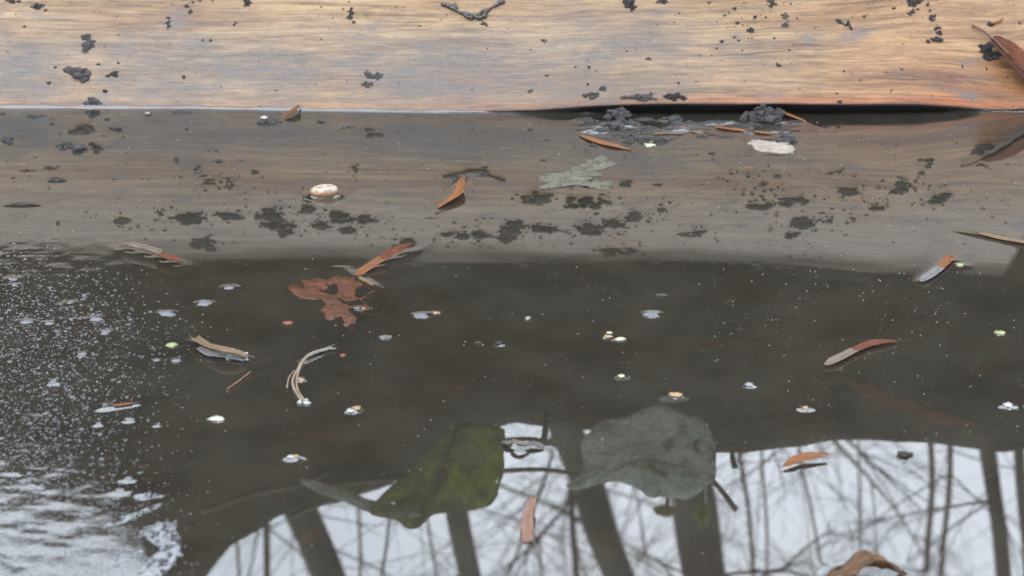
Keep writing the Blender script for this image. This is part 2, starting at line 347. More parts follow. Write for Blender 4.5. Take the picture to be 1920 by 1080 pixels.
# ------------------------------------------------------------------ water sheet (floating things dent it)
DENTS = []                                   # (x, y, rx, ry, angle, height)
def dent(px, py, wpx, dpx=None, h=.0012, ang=0.0):
    p = W(px, py); s = PXM(px, py); DENTS.append((p.x, p.y, wpx*s*.5, (dpx or wpx)*s*.5, ang, h))
def dent_line(p, q, rad, h=.0006):
    DENTS.append(((p.x+q.x)/2, (p.y+q.y)/2, (q-p).length/2, rad, math.atan2(q.y-p.y, q.x-p.x), h))
def build_water():
    fx = .0016
    xs = np.unique(np.round(np.concatenate([np.linspace(-2.4, -.45, 26), np.arange(-.45, .451, fx), np.linspace(.45, 2.4, 26)]), 6))
    ys = np.unique(np.round(np.concatenate([np.linspace(-2.6, -.50, 24), np.arange(-.50, .36, .0016), np.arange(.36, .47, .0008), np.linspace(.47, .85, 20)]), 6))
    X, Y = np.meshgrid(xs, ys); Z = np.zeros_like(X)
    # broad, almost flat swell
    for k in range(14):
        a = RNG.uniform(0, 6.28); L = RNG.uniform(.06, .22); Z += L*.00022*np.sin((X*math.cos(a)+Y*math.sin(a))*2*math.pi/L+RNG.uniform(0, 6.28))/3
    # ripples in the drift of scum along the left
    bt = [(330, 40), (400, 130), (470, 290), (520, 360), (600, 400), (700, 330), (800, 300), (900, 330), (1000, 300), (1080, 270)]
    pts = [W(px, py) for py, px in bt]; pts = sorted([(p.y, p.x) for p in pts])
    xb = np.interp(Y, [p[0] for p in pts], [p[1] for p in pts])
    yl = np.interp(Y, [W(0, 520).y, W(0, 330).y], [1, 0])
    m = np.clip((xb-X)/.085, 0, 1); m = m*m*(3-2*m)*np.clip(yl+.15, 0, 1)
    rp = np.zeros_like(X)
    for k in range(70):
        a = RNG.normal(math.pi/2-.25, 1.1); L = .0042*2**RNG.uniform(0, 2.8)
        rp += L*.0105*np.sin((X*math.cos(a)+Y*math.sin(a))*2*math.pi/L+RNG.uniform(0, 6.28))
    Z += rp*m*.12*np.interp(Y, [W(0, 1000).y, W(0, 800).y, W(0, 640).y, W(0, 450).y], [1.0, .75, .42, .30])
    # meniscus climbing the board
    zb = ZB(X); Yc = np.where(zb > 0, YB(X)+zb*sB/cB, YB(X)-zb/math.tan(BETA))
    pxt = np.array([(-900, 3.2), (0, 3.2), (500, 3.2), (700, 3.0), (1050, 2.6), (1120, 1.9), (1160, 0), (1770, 0), (1800, 2.0), (1840, 2.8), (2300, 3)])
    hm = np.interp(X, [W(a, 212).x for a in pxt[:, 0]], pxt[:, 1]*.001)
    wob = 1+.12*np.sin(X*90)+.08*np.sin(X*210+1)
    d = np.abs(Yc-Y); Z += hm*wob*np.exp(-d/.0042)*(X < XEND+.01)
    for (x0, y0, rx, ry, an, h) in DENTS:
        i0, i1 = np.searchsorted(xs, [x0-max(rx, ry)-.02, x0+max(rx, ry)+.02]); j0, j1 = np.searchsorted(ys, [y0-max(rx, ry)-.02, y0+max(rx, ry)+.02])
        if i1 <= i0 or j1 <= j0: continue
        dx = X[j0:j1, i0:i1]-x0; dy = Y[j0:j1, i0:i1]-y0; c, s = math.cos(an), math.sin(an)
        u = dx*c+dy*s; v = -dx*s+dy*c; r = np.hypot(u/rx, v/ry)
        dist = (r-1)*np.minimum(rx, ry)
        Z[j0:j1, i0:i1] += h*np.exp(-np.clip(dist, 0, None)/.0019)*np.clip(r*1.2, .0, 1)
    # scum density
    bs = [(330, 20), (430, 60), (500, 170), (560, 300), (640, 260), (700, 230), (780, 200), (860, 230), (920, 330), (970, 350), (1030, 330), (1080, 320)]
    pts = sorted([(W(px, py).y, W(px, py).x) for py, px in bs]); xs2 = np.interp(Y, [p[0] for p in pts], [p[1] for p in pts])
    dens = np.clip((xs2-X)/.17, 0, 1)*np.interp(Y, [W(0, 1080).y, W(0, 940).y, W(0, 760).y, W(0, 560).y, W(0, 450).y], [1.45, 1.3, .95, .30, 0.0])
    dens = np.where(X < -.44, dens*.8, dens)
    V = np.stack([X, Y, Z], -1).reshape(-1, 3); nx, ny = len(xs), len(ys)
    i, j = np.meshgrid(np.arange(nx-1), np.arange(ny-1)); a = (j*nx+i).ravel().astype(np.int32)
    F = np.stack([a, a+1, a+nx+1, a+nx], -1)
    me = bpy.data.meshes.new('mesh'); me.vertices.add(len(V)); me.vertices.foreach_set('co', V.astype(np.float32).ravel())
    me.loops.add(F.size); me.loops.foreach_set('vertex_index', F.ravel()); me.polygons.add(len(F))
    me.polygons.foreach_set('loop_start', np.arange(0, F.size, 4, dtype=np.int32)); me.polygons.foreach_set('loop_total', np.full(len(F), 4, dtype=np.int32))
    me.polygons.foreach_set('use_smooth', np.ones(len(F), dtype=bool))
    me.update(); me.validate()
    at = me.attributes.new('scum', 'FLOAT', 'POINT'); at.data.foreach_set('value', dens.astype(np.float32).ravel())
    o = link('water', me, M['water']); o['kind'] = 'structure'; o['label'] = 'still dark pond water with a drift of scum along its side'

# ------------------------------------------------------------------ the wooden board
def build_board():
    T = .055; rc = .0018; prof = []            # profile in (v along the face, n off the face)
    prof += [(.012, -T), (.004, -T+.004), (.0015, -T+.012), (.0, -T*.5), (.0, -.006)]
    for k in range(5):
        a = math.pi-(math.pi/2)*k/4; prof.append((rc*.75+rc*.75*math.cos(a), -rc+rc*math.sin(a)))
    nv = 26
    for k in range(1, nv): prof.append((.004+(BW-.018)*k/nv, 0.0))
    for k in range(7):
        a = math.pi/2-(math.pi/2)*k/6; prof.append((BW-.014+.014*math.cos(a), -.014+.014*math.sin(a)))
    prof += [(BW, -T*.6), (BW-.008, -T)]
    xs = np.arange(-.75, XEND-.001, .006).tolist()+[XEND-.003, XEND]
    V = []; F = []; UVs = []; n = len(prof)
    arc = np.concatenate([[0], np.cumsum([math.hypot(prof[i+1][0]-prof[i][0], prof[i+1][1]-prof[i][1]) for i in range(n-1)])])
    a0 = arc[9]
    for x in xs:
        last = x >= XEND-.0005
        for i, (v, h) in enumerate(prof):
            wob = .0007*mnoise.noise(Vector((x*16, v*60, h*60)))+.0006*mnoise.noise(Vector((x*55, v*30, 3.3)))*(1 if v < .01 else .3)
            xx = x-(.0022 if last else 0)
            p = PL(xx+(.02*(v/BW)-.01 if x > XEND-.02 else 0), max(0, min(v, BW))*(1+(float(WF(x))-1)*min(1, max(0, v/.08))), h+wob)
            V.append(p); UVs.append((x, arc[i]-a0))
    for j in range(len(xs)-1):
        for i in range(n):
            k = (i+1) % n; F.append((j*n+i, (j+1)*n+i, (j+1)*n+k, j*n+k))
    F.append(tuple(range(n))[::-1][::-1]); F.append(tuple((len(xs)-1)*n+i for i in range(n))[::-1])
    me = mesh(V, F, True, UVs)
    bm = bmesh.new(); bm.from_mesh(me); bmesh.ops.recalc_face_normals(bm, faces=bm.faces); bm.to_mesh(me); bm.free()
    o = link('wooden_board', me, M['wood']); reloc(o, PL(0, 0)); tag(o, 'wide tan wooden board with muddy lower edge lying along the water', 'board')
    return o
build_board()

# ------------------------------------------------------------------ mud clods
ICO = {}
for _l in (1, 2, 3):
    _b = bmesh.new(); bmesh.ops.create_icosphere(_b, subdivisions=_l, radius=1); _b.verts.ensure_lookup_table()
    ICO[_l] = ([v.co.normalized() for v in _b.verts], [tuple(v.index for v in f.verts) for f in _b.faces]); _b.free()
def blob(V, F, c, r, sx, sy, sz, seed, axes):
    base = len(V); X, Y, Z = axes; dirs, faces = ICO[3 if r > .004 else 2 if r > .002 else 1]
    for d in dirs:
        k = 1+.5*mnoise.noise(d*1.4+Vector((seed, seed*.7, 0)))+.35*mnoise.noise(d*3.3+Vector((0, seed, seed)))
        V.append(c+X*(d.x*r*sx*k)+Y*(d.y*r*sy*k)+Z*(d.z*r*sz*k))
    F += [tuple(base+i for i in f) for f in faces]
def clod(origin, wm, hm, axes, parts, label, group=None, mat='mud', name='mud_clod', tall=.55, kind=None, tilt=0.0, holes=-.28, rag=.5):
    """crumbly lump wm wide, hm deep (metres), standing on a surface with the given axes"""
    X, Y, Z = axes; V = []; F = []
    wm *= 1.2; hm *= 1.15
    ca, sa = math.cos(tilt), math.sin(tilt); mn = min(wm, hm)
    r0 = min(max(mn*.13, .00045), .0016); cnt = int(min(170, max(7, .55*wm*hm/(r0*r0))))
    sx0, sy0 = random.uniform(0, 50), random.uniform(0, 50); k = 0; tries = 0
    if tall > .65: blob(V, F, Vector((0, 0, 0)), mn*.5, wm/mn*.62, hm/mn*.62, tall*.42, sx0, axes)
    while k < cnt and tries < 2000:
        tries += 1
        a, b = random.uniform(-.5, .5), random.uniform(-.5, .5); rho = 2*math.hypot(a, b)
        th = math.atan2(b, a)
        if rho > .72+rag*mnoise.noise(Vector((math.cos(th)*1.6+sx0, math.sin(th)*1.6+sy0, 1))) and rho > .12: continue
        if mnoise.noise(Vector((a*5+sx0, b*5+sy0, 4))) < holes: continue
        a2, b2 = a*wm, b*hm; a3, b3 = a2*ca-b2*sa, a2*sa+b2*ca
        r = r0*random.choice((.45, .6, .8, 1, 1.5))
        zz = tall*mn*.30*max(0, 1-rho*rho)*random.uniform(.2, 1.1)
        blob(V, F, X*a3+Y*b3+Z*zz, r, random.uniform(.7, 2.0), random.uniform(.6, 1.3), min(1.0, .5+tall*.4)*random.uniform(.6, 1.3), random.uniform(0, 90), axes); k += 1
    o = link(name, mesh(V, F), M['wetmud' if mat == 'mud' and axes[2].z > .99 else mat]); o.location = origin
    return tag(o, label, 'mud clod', group, kind)
AXP = (Vector((1, 0, 0)), UPS, NRM); AXW = (Vector((1, 0, 0)), Vector((0, 1, 0)), Vector((0, 0, 1)))
GP = 'mud clods stuck to the board'
SPOTS = []
RANK = []                                    # (object, px, py, phrase, landmarks)
LB = {'the forked root': (890, 20), 'the long brown leaf': (1880, 100), 'the oval grey smear': (165, 78), 'the rough grey mud patch': (145, 138), 'the edge mud crust': (1200, 182), 'the tall crumb column': (1752, 55), 'the top right corner': (1915, 5), 'the two ragged top clods': (1210, 5), 'the crooked mud curl': (1580, 44), 'the thin upright mud streak': (315, 40)}
LR = {'the nut shell': (609, 360), 'the standing orange leaf': (845, 370), 'the lichen scraps': (1080, 330), 'the curled pale and rust leaf': (285, 484), 'the orange strap leaf': (720, 495), 'the straw at the board end': (1880, 448), 'the curled white patched leaf': (1760, 510), 'the cream flake': (1445, 278)}
LF = {'the pale straw splinter': (1254, 254), 'the long orange sliver': (1396, 247), 'the cream round grain': (1218, 275), 'the grey mud crust': (1215, 190), 'the domed mud clump': (1434, 224), 'the tall crumb heap': (1160, 222), 'the cream flake': (1445, 278), 'the rolled orange leaf': (545, 216), 'the floating clod pair': (135, 276), 'the slim orange leaf': (1134, 270), 'the bark scrap': (1293, 246), 'the grey foam patch': (1222, 590)}
def pclod(px, py, wpx, hpx, parts, label=None, mat='mud', tilt=0.0, tall=.38, mirrored=False):
    x, v = plank_xv(px, py, mirrored); s = PXM(px, 212)*1.06
    if mirrored: tilt = random.uniform(-.5, .5); parts += 0; v += random.gauss(0, .004); wpx *= random.uniform(.7, 1.15)
    hv = s*hpx/(.44 if mirrored else .9)
    if mirrored: wpx *= 1.15; hv *= 1.35
    else: wpx *= .88; hv *= .88
    o = clod(PL(x, v, -.0002), wpx*s, hv, AXP, parts, label or 'small black mud crumb stuck to the tan board', GP, mat, tall=tall, tilt=tilt, holes=-.02 if mirrored else -.12, rag=1.0)
    if mirrored: SPOTS.append((x, v))
    if mirrored: RANK.append((o, px, py, 'dark patch in the board reflection,', LR))
    elif label is None: RANK.append((o, px, py, 'small mud crumb stuck to the board,', LB))
pclod(165, 78, 26, 44, 9, 'grey oval mud smear on the far left of the board', 'greymud', .35, .25)
pclod(145, 138, 46, 26, 14, 'rough grey mud patch low on the board above the waterline lump', 'greymud', 0, .4)
pclod(212, 140, 24, 12, 6, 'dark mud crumb just beside the rough grey mud patch')
pclod(197, 171, 13, 8, 4); pclod(92, 155, 7, 6, 3); pclod(102, 126, 6, 6, 3); pclod(185, 120, 8, 5, 3); pclod(222, 118, 6, 5, 3)
pclod(315, 40, 12, 34, 9, 'thin upright mud streak on the upper board left of centre', 'mud', .2)
pclod(442, 43, 10, 10, 4); pclod(352, 43, 5, 5, 3); pclod(380, 75, 5, 5, 3); pclod(395, 76, 5, 5, 3); pclod(46, 50, 7, 6, 3); pclod(345, 144, 6, 8, 3)
pclod(70, 12, 22, 12, 8, 'crumbly black mud at the top edge, far left of the board'); pclod(86, 19, 7, 6, 3)
pclod(22, 2, 34, 9, 8, 'wide black mud lump cut by the top left corner')
pclod(465, 6, 14, 16, 7, 'small crumbly black clod at the top edge left of the forked root')
pclod(657, 26, 11, 24, 7, 'upright black mud clod left of the forked root'); pclod(664, 42, 8, 10, 4)
pclod(700, 140, 34, 18, 8, 'faint grey mud smudge low on the middle of the board', 'greymud', 0, .25)
pclod(690, 158, 22, 14, 6, None, 'greymud', 0, .25)
pclod(740, 95, 12, 8, 4); pclod(1021, 76, 11, 8, 4, None, 'mud', -.5); pclod(908, 45, 13, 7, 4, None, 'mud', -.4)
pclod(1178, 5, 26, 24, 12, 'ragged black clod at the top edge, larger of two side by side'); pclod(1187, 14, 14, 14, 6)
pclod(1245, 3, 26, 13, 9, 'ragged black clod at the top edge, smaller of two side by side')
pclod(1105, 126, 6, 6, 3); pclod(1026, 142, 6, 5, 3); pclod(1102, 158, 5, 5, 3); pclod(1271, 156, 6, 6, 3)
pclod(995, 171, 13, 9, 5, 'flat grey mud chip just above the board edge', 'greymud')
pclod(1110, 180, 30, 16, 10, 'grey lumpy mud at the board edge beside a crumb heap', 'greymud', 0, .45); pclod(1132, 166, 15, 10, 6, None, 'greymud')
pclod(1200, 182, 66, 15, 24, 'long grey mud crust on the board edge above the debris raft', 'greymud', 0, .4)
pclod(1262, 181, 34, 16, 14, 'black and grey clod at the right end of the mud crust', 'mud', 0, .5); pclod(1283, 184, 10, 12, 5)
pclod(1215, 110, 12, 8, 4, None, 'greymud'); pclod(1330, 5, 10, 8, 4)
pclod(1470, 30, 14, 12, 6, 'grey smudged clod on the upper board right of centre', 'greymud'); pclod(1473, 47, 12, 14, 6, None, 'greymud')
pclod(1452, 72, 6, 6, 3); pclod(1460, 122, 12, 7, 5, None, 'mud', -.6); pclod(1582, 133, 6, 6, 3); pclod(1671, 170, 7, 6, 3, None, 'greymud'); pclod(1575, 191, 10, 6, 4)
pclod(1572, 40, 22, 8, 6, 'crooked black mud curl left of the tall crumb column', 'mud', -.5); pclod(1592, 47, 11, 18, 6)
pclod(1748, 34, 14, 14, 7, 'top lump of the tall crumb column on the right of the board'); pclod(1757, 55, 14, 20, 8); pclod(1755, 73, 22, 12, 8, 'bottom lump of the tall crumb column on the right of the board'); pclod(1740, 78, 8, 7, 4)
pclod(1706, 3, 12, 9, 5); pclod(1704, 27, 8, 7, 3); pclod(1804, 125, 3, 14, 3); pclod(1849, 129, 5, 6, 3); pclod(1912, 44, 6, 9, 3)
pclod(1856, 46, 12, 14, 6, 'black crumb with a rusty splinter above the long brown leaf')
pclod(1849, 96, 30, 32, 18, 'spiky black clod lying against the long brown leaf'); pclod(1860, 104, 22, 20, 10)
pclod(1690, 30+100, 5, 5, 3, None, 'greymud')
# upper face of the board, above the frame, seen mirrored in the water
RG = 'black mud patch on the upper board, seen as a dark spot in the reflection'
for (px, py, wp, hp, n) in [(352, 405, 46, 22, 10), (382, 453, 46, 20, 12), (430, 402, 50, 10, 10), (505, 398, 44, 22, 12), (528, 428, 50, 24, 12), (575, 392, 30, 14, 8), (600, 425, 30, 12, 8), (640, 408, 48, 18, 12), (690, 412, 36, 14, 10), (652, 432, 30, 12, 8),
        (228, 410, 36, 12, 8), (962, 425, 40, 26, 14), (952, 450, 36, 12, 8), (1040, 436, 96, 7, 16), (1112, 428, 46, 16, 12), (1010, 373, 60, 16, 12), (1108, 376, 84, 18, 18), (1150, 418, 40, 12, 8), (1188, 406, 30, 10, 8), (1160, 478, 66, 16, 14),
        (765, 448, 28, 12, 8), (790, 472, 22, 9, 6), (900, 443, 28, 12, 8), (868, 446, 20, 8, 6), (1428, 390, 44, 9, 10), (1484, 374, 44, 10, 10), (1505, 410, 40, 17, 12), (1485, 440, 22, 11, 8), (1693, 345, 20, 26, 10), (1756, 374, 44, 12, 10), (1590, 356, 30, 9, 8),
        (1680, 364, 24, 8, 6), (1645, 385, 18, 8, 6), (1430, 350, 10, 5, 4), (1240, 395, 14, 6, 4), (1555, 412, 10, 6, 4), (1300, 438, 40, 7, 8), (840, 440, 24, 8, 6), (300, 400, 14, 8, 4), (1395, 320, 14, 6, 4), (430, 345, 16, 12, 6), (395, 340, 14, 10, 5)]:
    pclod(px, py, wp, hp, n, RG, 'darkmud', 0, .3, True)
# loose specks of grit over the face
def specks():
    V = []; F = []
    for k in range(2600):
        x = random.uniform(-.45, XEND-.02); v = random.uniform(.004, BW-.01) if k < 900 else random.uniform(.11, BW-.01)
        if k >= 900 and SPOTS and random.random() < .75:
            q = random.choice(SPOTS); x = min(XEND-.02, random.gauss(q[0], .016)); v = min(BW-.012, max(.05, random.gauss(q[1], .012)))
        elif mnoise.noise(Vector((x*9, v*16, 2))) < random.uniform(-.5, .6): continue
        r = .0004*2**random.uniform(-.4, 1.5 if k < 900 else 2.4); p = PL(x, v)
        base = len(V)
        for (a, b, c) in ((1, .2, 0), (.2, 1, 0), (-1, .1, 0), (-.1, -1, 0), (0, 0, .9)):
            V.append(p+AXP[0]*a*r*random.uniform(.7, 1.6)+UPS*b*r*random.uniform(.6, 1.3)+NRM*(c*r+.0001))
        F += [(base, base+1, base+4), (base+1, base+2, base+4), (base+2, base+3, base+4), (base+3, base, base+4)]
    o = link('mud_specks', mesh(V, F, False), M['mud']); tag(o, 'fine black mud grit sprinkled over the wooden board', 'grit', None, 'stuff')
specks()
def soil_crust():
    V = []; F = []; x = -.6
    while x < XEND-.01:
        x += random.uniform(.001, .006)
        dn = mnoise.noise(Vector((x*7, 0, 5)))+.5*mnoise.noise(Vector((x*30, 1, 5)))
        if dn < -.15: continue
        r = random.uniform(.0010, .0030)*(1+dn); v = BW*float(WF(x))-random.uniform(.0, .012)-max(0, dn)*.03*random.random()
        blob(V, F, PL(x, v, random.uniform(-.012, .001)), r, random.uniform(1, 2.2), 1, .8, x*50, AXP)
    o = link('soil_crust', mesh(V, F), M['mud']); tag(o, 'black crumbly soil crust along the upper edge of the board', 'soil', None, 'stuff')
soil_crust()
def root_twig():
    V = []; F = []
    P = lambda px, py, o=.0012: PL(*plank_xv(px, py), o)
    main = catmull([P(828, 8), P(845, 14), P(862, 24), P(885, 30), P(900, 34), P(915, 20), P(935, 8), P(946, 3)], 5)
    tube(V, F, main, [.0006+.0012*abs(math.sin(i*.55+1)) for i in range(len(main))], 6)
    for q in ([(895, 33), (903, 24), (912, 22)], [(885, 30), (884, 38)], [(856, 18), (853, 8)], [(868, 26), (875, 33), (884, 35)]):
        l = catmull([P(*a, .002) for a in q], 4); tube(V, F, l, [.0013]*len(l), 5)
    for q in ((892, 31), (900, 34), (842, 12), (940, 5), (908, 31), (850, 16)):
        blob(V, F, P(*q), .0022, 1.4, 1, .8, q[0], AXP)
    o = link('forked_root', mesh(V, F), M['root']); reloc(o, PL(*plank_xv(890, 34)))
    tag(o, 'thin forked black root stuck to the upper middle of the board', 'root')
root_twig()

# ------------------------------------------------------------------ clods and crumbs floating along the board
GW = 'wet mud clods floating along the board'
def wclod(px, py, wpx, hpx, parts, label=None, tall=.7, mat='mud', group=GW):
    p = W(px, py); s = PXM(px, py); dep = min(max(hpx*s/.36*.6, wpx*s*.35), wpx*s*.75)
    if py < 800: dent(px, py, wpx*.95, dep/s*.9, min(.0009, wpx*.000025))
    o = clod(p+Vector((0, 0, .0003)), wpx*s, dep, AXW, parts, label or 'small wet black crumb afloat in the debris along the board', group, mat, tall=tall)
    if label is None: RANK.append((o, px, py, 'small wet crumb afloat,', LF))
wclod(171, 202, 32, 20, 14, 'upright black mud lump standing at the waterline on the left', 1.9)
wclod(123, 276, 26, 18, 9, 'shiny black clod, left one of a floating pair', 1.1); wclod(146, 280, 28, 18, 12, 'shiny black clod, right one of a floating pair', 1.2)
wclod(66, 220, 44, 10, 12, 'flat wet mud raft near the waterline at far left', .5); wclod(17, 265, 26, 12, 7, 'small black clod floating at the left edge below the board', .8)
wclod(340, 212, 50, 7, 10, 'thin wet mud scrap at the waterline left of the rolled leaf', .4); wclod(278, 216, 12, 10, 5); wclod(5, 214, 10, 6, 4)
wclod(508, 230, 48, 10, 12, 'flat black clod with pale grain beside the rolled orange leaf', .8); wclod(655, 240, 22, 8, 6, None, .6); wclod(602, 229, 14, 6, 4)
wclod(107, 339, 28, 9, 6, 'dark crumb with bright rim near the left edge below the clod pair', .7); wclod(42, 384, 34, 7, 8, 'flat dark crumb at the left edge, level with the nut shell', .5); wclod(410, 303, 14, 6, 5); wclod(380, 330, 14, 5, 4)
wclod(1160, 222, 50, 26, 22, 'tall heap of wet black crumbs under the board edge', 1.25); wclod(1145, 238, 44, 14, 14, None, .8); wclod(1184, 236, 34, 16, 12)
wclod(1128, 249, 44, 12, 12, 'long wet crumb at the left tip of the debris raft', .7); wclod(1110, 246, 30, 8, 8); wclod(1218, 243, 40, 10, 12); wclod(1206, 264, 44, 12, 14, 'wet crumb chain at the lower edge of the debris raft', .8)
wclod(1240, 264, 30, 14, 10, 'shiny crumb with bright rim at the lower end of the debris raft', .9); wclod(1180, 268, 22, 9, 7); wclod(1258, 226, 36, 12, 12); wclod(1290, 234, 60, 8, 16, None, .5); wclod(1262, 245, 44, 8, 12, None, .5); wclod(1345, 232, 50, 10, 14); wclod(1318, 257, 26, 8, 8); wclod(1362, 258, 22, 6, 6)
wclod(1113, 274, 16, 7, 5); wclod(1336, 288, 12, 8, 5, 'lone tiny black crumb left of the cream flake', .8); wclod(1170, 255, 60, 8, 12, None, .4); wclod(1300, 246, 40, 6, 10, None, .4)
wclod(1434, 226, 84, 36, 40, 'largest mud clump, domed and shiny, under the board edge', 1.25)
wclod(1472, 266, 32, 22, 16, 'knobbly black clod sitting on the cream flake', 1.2)
for _k in range(34):
    _t = random.random(); wclod(1092+420*_t**1.2, 236+random.gauss(0, 10)+8*math.sin(_t*9), random.uniform(14, 40), random.uniform(4, 9), 5, None, random.uniform(.4, .9))
wclod(935, 645, 14, 6, 5, 'tiny black crumb in open dark water below the middle leaf', .8); wclod(897, 644, 12, 5, 4, 'tiny grey crumb in open dark water', .8, 'greymud')

# ------------------------------------------------------------------ leaves and other floating litter
def ribbon(points, width, prof, curl=0.0, roll=0.0, nv=8, m=6, thick=.00035, mat=None, name='blade', wave=0.0, serr=0.0, seed=0):
    """leaf blade swept along world points; width profile prof(t); curl bends the edges up; roll tilts it"""
    pts = catmull(points, m); n = len(pts); V = []; UVs = []; F = []
    for i, p in enumerate(pts):
        t = i/(n-1); d = (pts[min(i+1, n-1)]-pts[max(i-1, 0)]).normalized()
        side = d.cross(Vector((0, 0, 1))); side = side.normalized() if side.length > 1e-5 else Vector((1, 0, 0)); nor = side.cross(d).normalized()
        rl = roll(t) if callable(roll) else roll
        s2 = side*math.cos(rl)+nor*math.sin(rl); n2 = nor*math.cos(rl)-side*math.sin(rl)
        wd = width*prof(t)*(1+serr*mnoise.noise(Vector((t*18, seed, 0)))); cu = curl(t) if callable(curl) else curl
        for k in range(nv+1):
            q = -1+2*k/nv
            if abs(cu) > 1e-3:
                a = q*cu; rad = wd/cu; off = s2*(rad*math.sin(a))+n2*(rad*(1-math.cos(a)))
            else: off = s2*(q*wd)
            wv = wave*mnoise.noise(Vector((t*5+seed, q*2.2, seed)))
            V.append(p+off+n2*wv); UVs.append((t, q))
    for i in range(n-1):
        for k in range(nv):
            a = i*(nv+1)+k; F.append((a, a+1, a+nv+2, a+nv+1))
    o = link(name, mesh(V, F, True, UVs), mat)
    if thick:
        md = o.modifiers.new('thickness', 'SOLIDIFY'); md.thickness = thick; md.offset = 0
    return o
lance = lambda t: max(.02, math.sin(math.pi*min(1, t*.96+.02))**.75)
oval = lambda t: max(.03, math.sin(math.pi*(t*.94+.03))**.5)
strap = lambda t: max(.06, min(1, t*7+.15)*min(1, (1-t)*6+.1))
def leaf_thing(name, label, cat, origin, blades, group=None):
    root = empty(name, origin); tag(root, label, cat, group)
    for b in blades: child(b, root)
    return root
def Wz(px, py, z): return W(px, py, z)
def stem(pts, r, mat, name='stalk'):
    V = []; F = []; l = catmull(pts, 5); tube(V, F, l, [r*(1-.5*i/len(l)) for i in range(len(l))], 6); return link(name, mesh(V, F), mat)
L_rust = leaf_material('rust_leaf', (.16, .035, .014), (.27, .085, .035)); L_orange = leaf_material('orange_leaf', (.26, .085, .028), (.46, .21, .085))
L_pale = leaf_material('pale_leaf_and_sky_glare', (.26, .20, .15), (.36, .30, .25), None, .2); L_white = leaf_material('silvery_leaf_and_sky_glare', (.26, .26, .27), (.36, .36, .38), None, .15)  # sky glare on wet leaves painted as pale blade colours; also plain pale litter
L_tan = leaf_material('tan_leaf', (.24, .16, .085), (.36, .26, .16)); L_brown = leaf_material('drowned_brown_leaf', (.060, .016, .005), (.15, .046, .012), None, .2)
L_drown = leaf_material('drowned_dark_leaf', (.16, .07, .025), (.34, .14, .05), None, .6)
L_rot = leaf_material('rotting_orange_leaf', (.22, .085, .025), (.46, .18, .05), None, .6)
GL = 'narrow fallen leaves floating on the water'
def flat_leaf(label, A, B, wpx, mat, z=.0012, bend=0.0, curl=.35, roll=0.0, prof=lance, parts=None, name='fallen_leaf', cat='leaf', lift=0.0, wave=.0004, group=GL, stalk=None, dents=True, serr=.3):
    a, b = W(*A), W(*B); s = PXM(*A); mid = (a+b)/2+Vector((0, 0, 1)).cross(b-a)*bend
    for q in (a, b, mid): q.z = z
    a.z = z; b.z = z+lift; mid.z = z+lift*.35
    o = ribbon([a, mid, b], wpx*s*.5, prof, curl, roll, mat=mat, wave=wave, serr=serr, seed=A[0]*.01, m=9)
    if dents: dent_line(Vector((a.x, a.y, 0)), Vector((b.x, b.y, 0)), wpx*s*.45)
    bl = [o]
    if stalk: bl.append(stem([a, a+(a-b)*.12+Vector((0, 0, .001)), a+(a-b)*stalk], .0006, M['twig']))
    return leaf_thing(name, label, cat, Vector((mid.x, mid.y, 0)), bl, group)
# 1 rolled half with sky glare painted in as pale colour + rusty tip, left
def leaf_two(label, P, wA, matA, matB, split, curlA, curlB, rollA=0.0, rollB=0.0, z0=.002, zs=None):
    pts = [W(*p) for p in P]; zs = zs or [z0]*len(pts)
    for q, z in zip(pts, zs): q.z = z
    cm = catmull(pts, 4); k = int(len(cm)*split); s = PXM(*P[0])
    a = ribbon(cm[:k+1], wA*s*.5, lambda t: min(1, .35+t*2.2)*(1-.15*t), curlA, rollA, mat=matA, name='rolled_half', wave=.0003, m=2)
    b = ribbon(cm[k:], wA*s*.5, lambda t: max(.06, .86+.25*t if t < .45 else (.97*math.cos((t-.45)/.55*1.5))), curlB, rollB, mat=matB, name='flat_half', wave=.0009, m=2, serr=.3)
    for i in range(len(P)-1): dent_line(W(*P[i]), W(*P[i+1]), wA*s*.42, .0003)
    return leaf_thing('fallen_leaf', label, 'leaf', W(*P[len(P)//2]), [a, b], GL)
leaf_two('rust tipped curled leaf with sky glare painted on its pale rolled end, near the ripples', [(228, 468), (262, 476), (292, 484), (318, 494), (342, 500)], 26, L_pale, L_rust, .55, 1.7, .5, 0, .15, .0035)
leaf_two('orange strap leaf pointing up right beside the drowned brown leaf', [(668, 519), (700, 504), (735, 487), (772, 472)], 18, L_orange, L_rust, .5, .8, .4, -.35, -.35, .002, [.001, .003, .005, .006])
o = flat_leaf('folded grey straw tip under the orange strap leaf', (672, 520), (700, 536), 9, L_tan, .0006, 0, .2, prof=strap, name='leaf_tip')
flat_leaf('small bright orange leaf standing up in the board reflection', (822, 392), (866, 346), 24, L_orange, .001, -.10, .7, .25, prof=lambda t: max(.05, math.sin(math.pi*(t*.9+.06))**.8), lift=.004)
leaf_two('orange curled leaf with painted white glare patch right of centre, below the board reflection', [(1727, 532), (1745, 520), (1765, 505), (1780, 490), (1783, 484)], 22, L_white, L_orange, .48, .5, .7, 0, 0, .0016)
leaf_two('long rust leaf with sky reflection painted on its silvery half in the open dark water', [(1548, 690), (1580, 674), (1612, 658), (1645, 648), (1680, 645)], 24, L_pale, L_rust, .42, .55, .45, 0, 0, .0018)
flat_leaf('dark backed orange leaf floating on the sky reflection', (1468, 880), (1552, 860), 24, L_orange, .0016, .10, .6, -.2, lift=.001, dents=False)
flat_leaf('straw coloured blade floating by the end of the board reflection', (1833, 440), (1945, 462), 16, L_tan, .001, -.04, .5, prof=strap, name='dry_straw', cat='straw')
flat_leaf('slim orange leaf at the left end of the debris raft', (1086, 256), (1182, 283), 18, L_orange, .0010, -.05, .4)
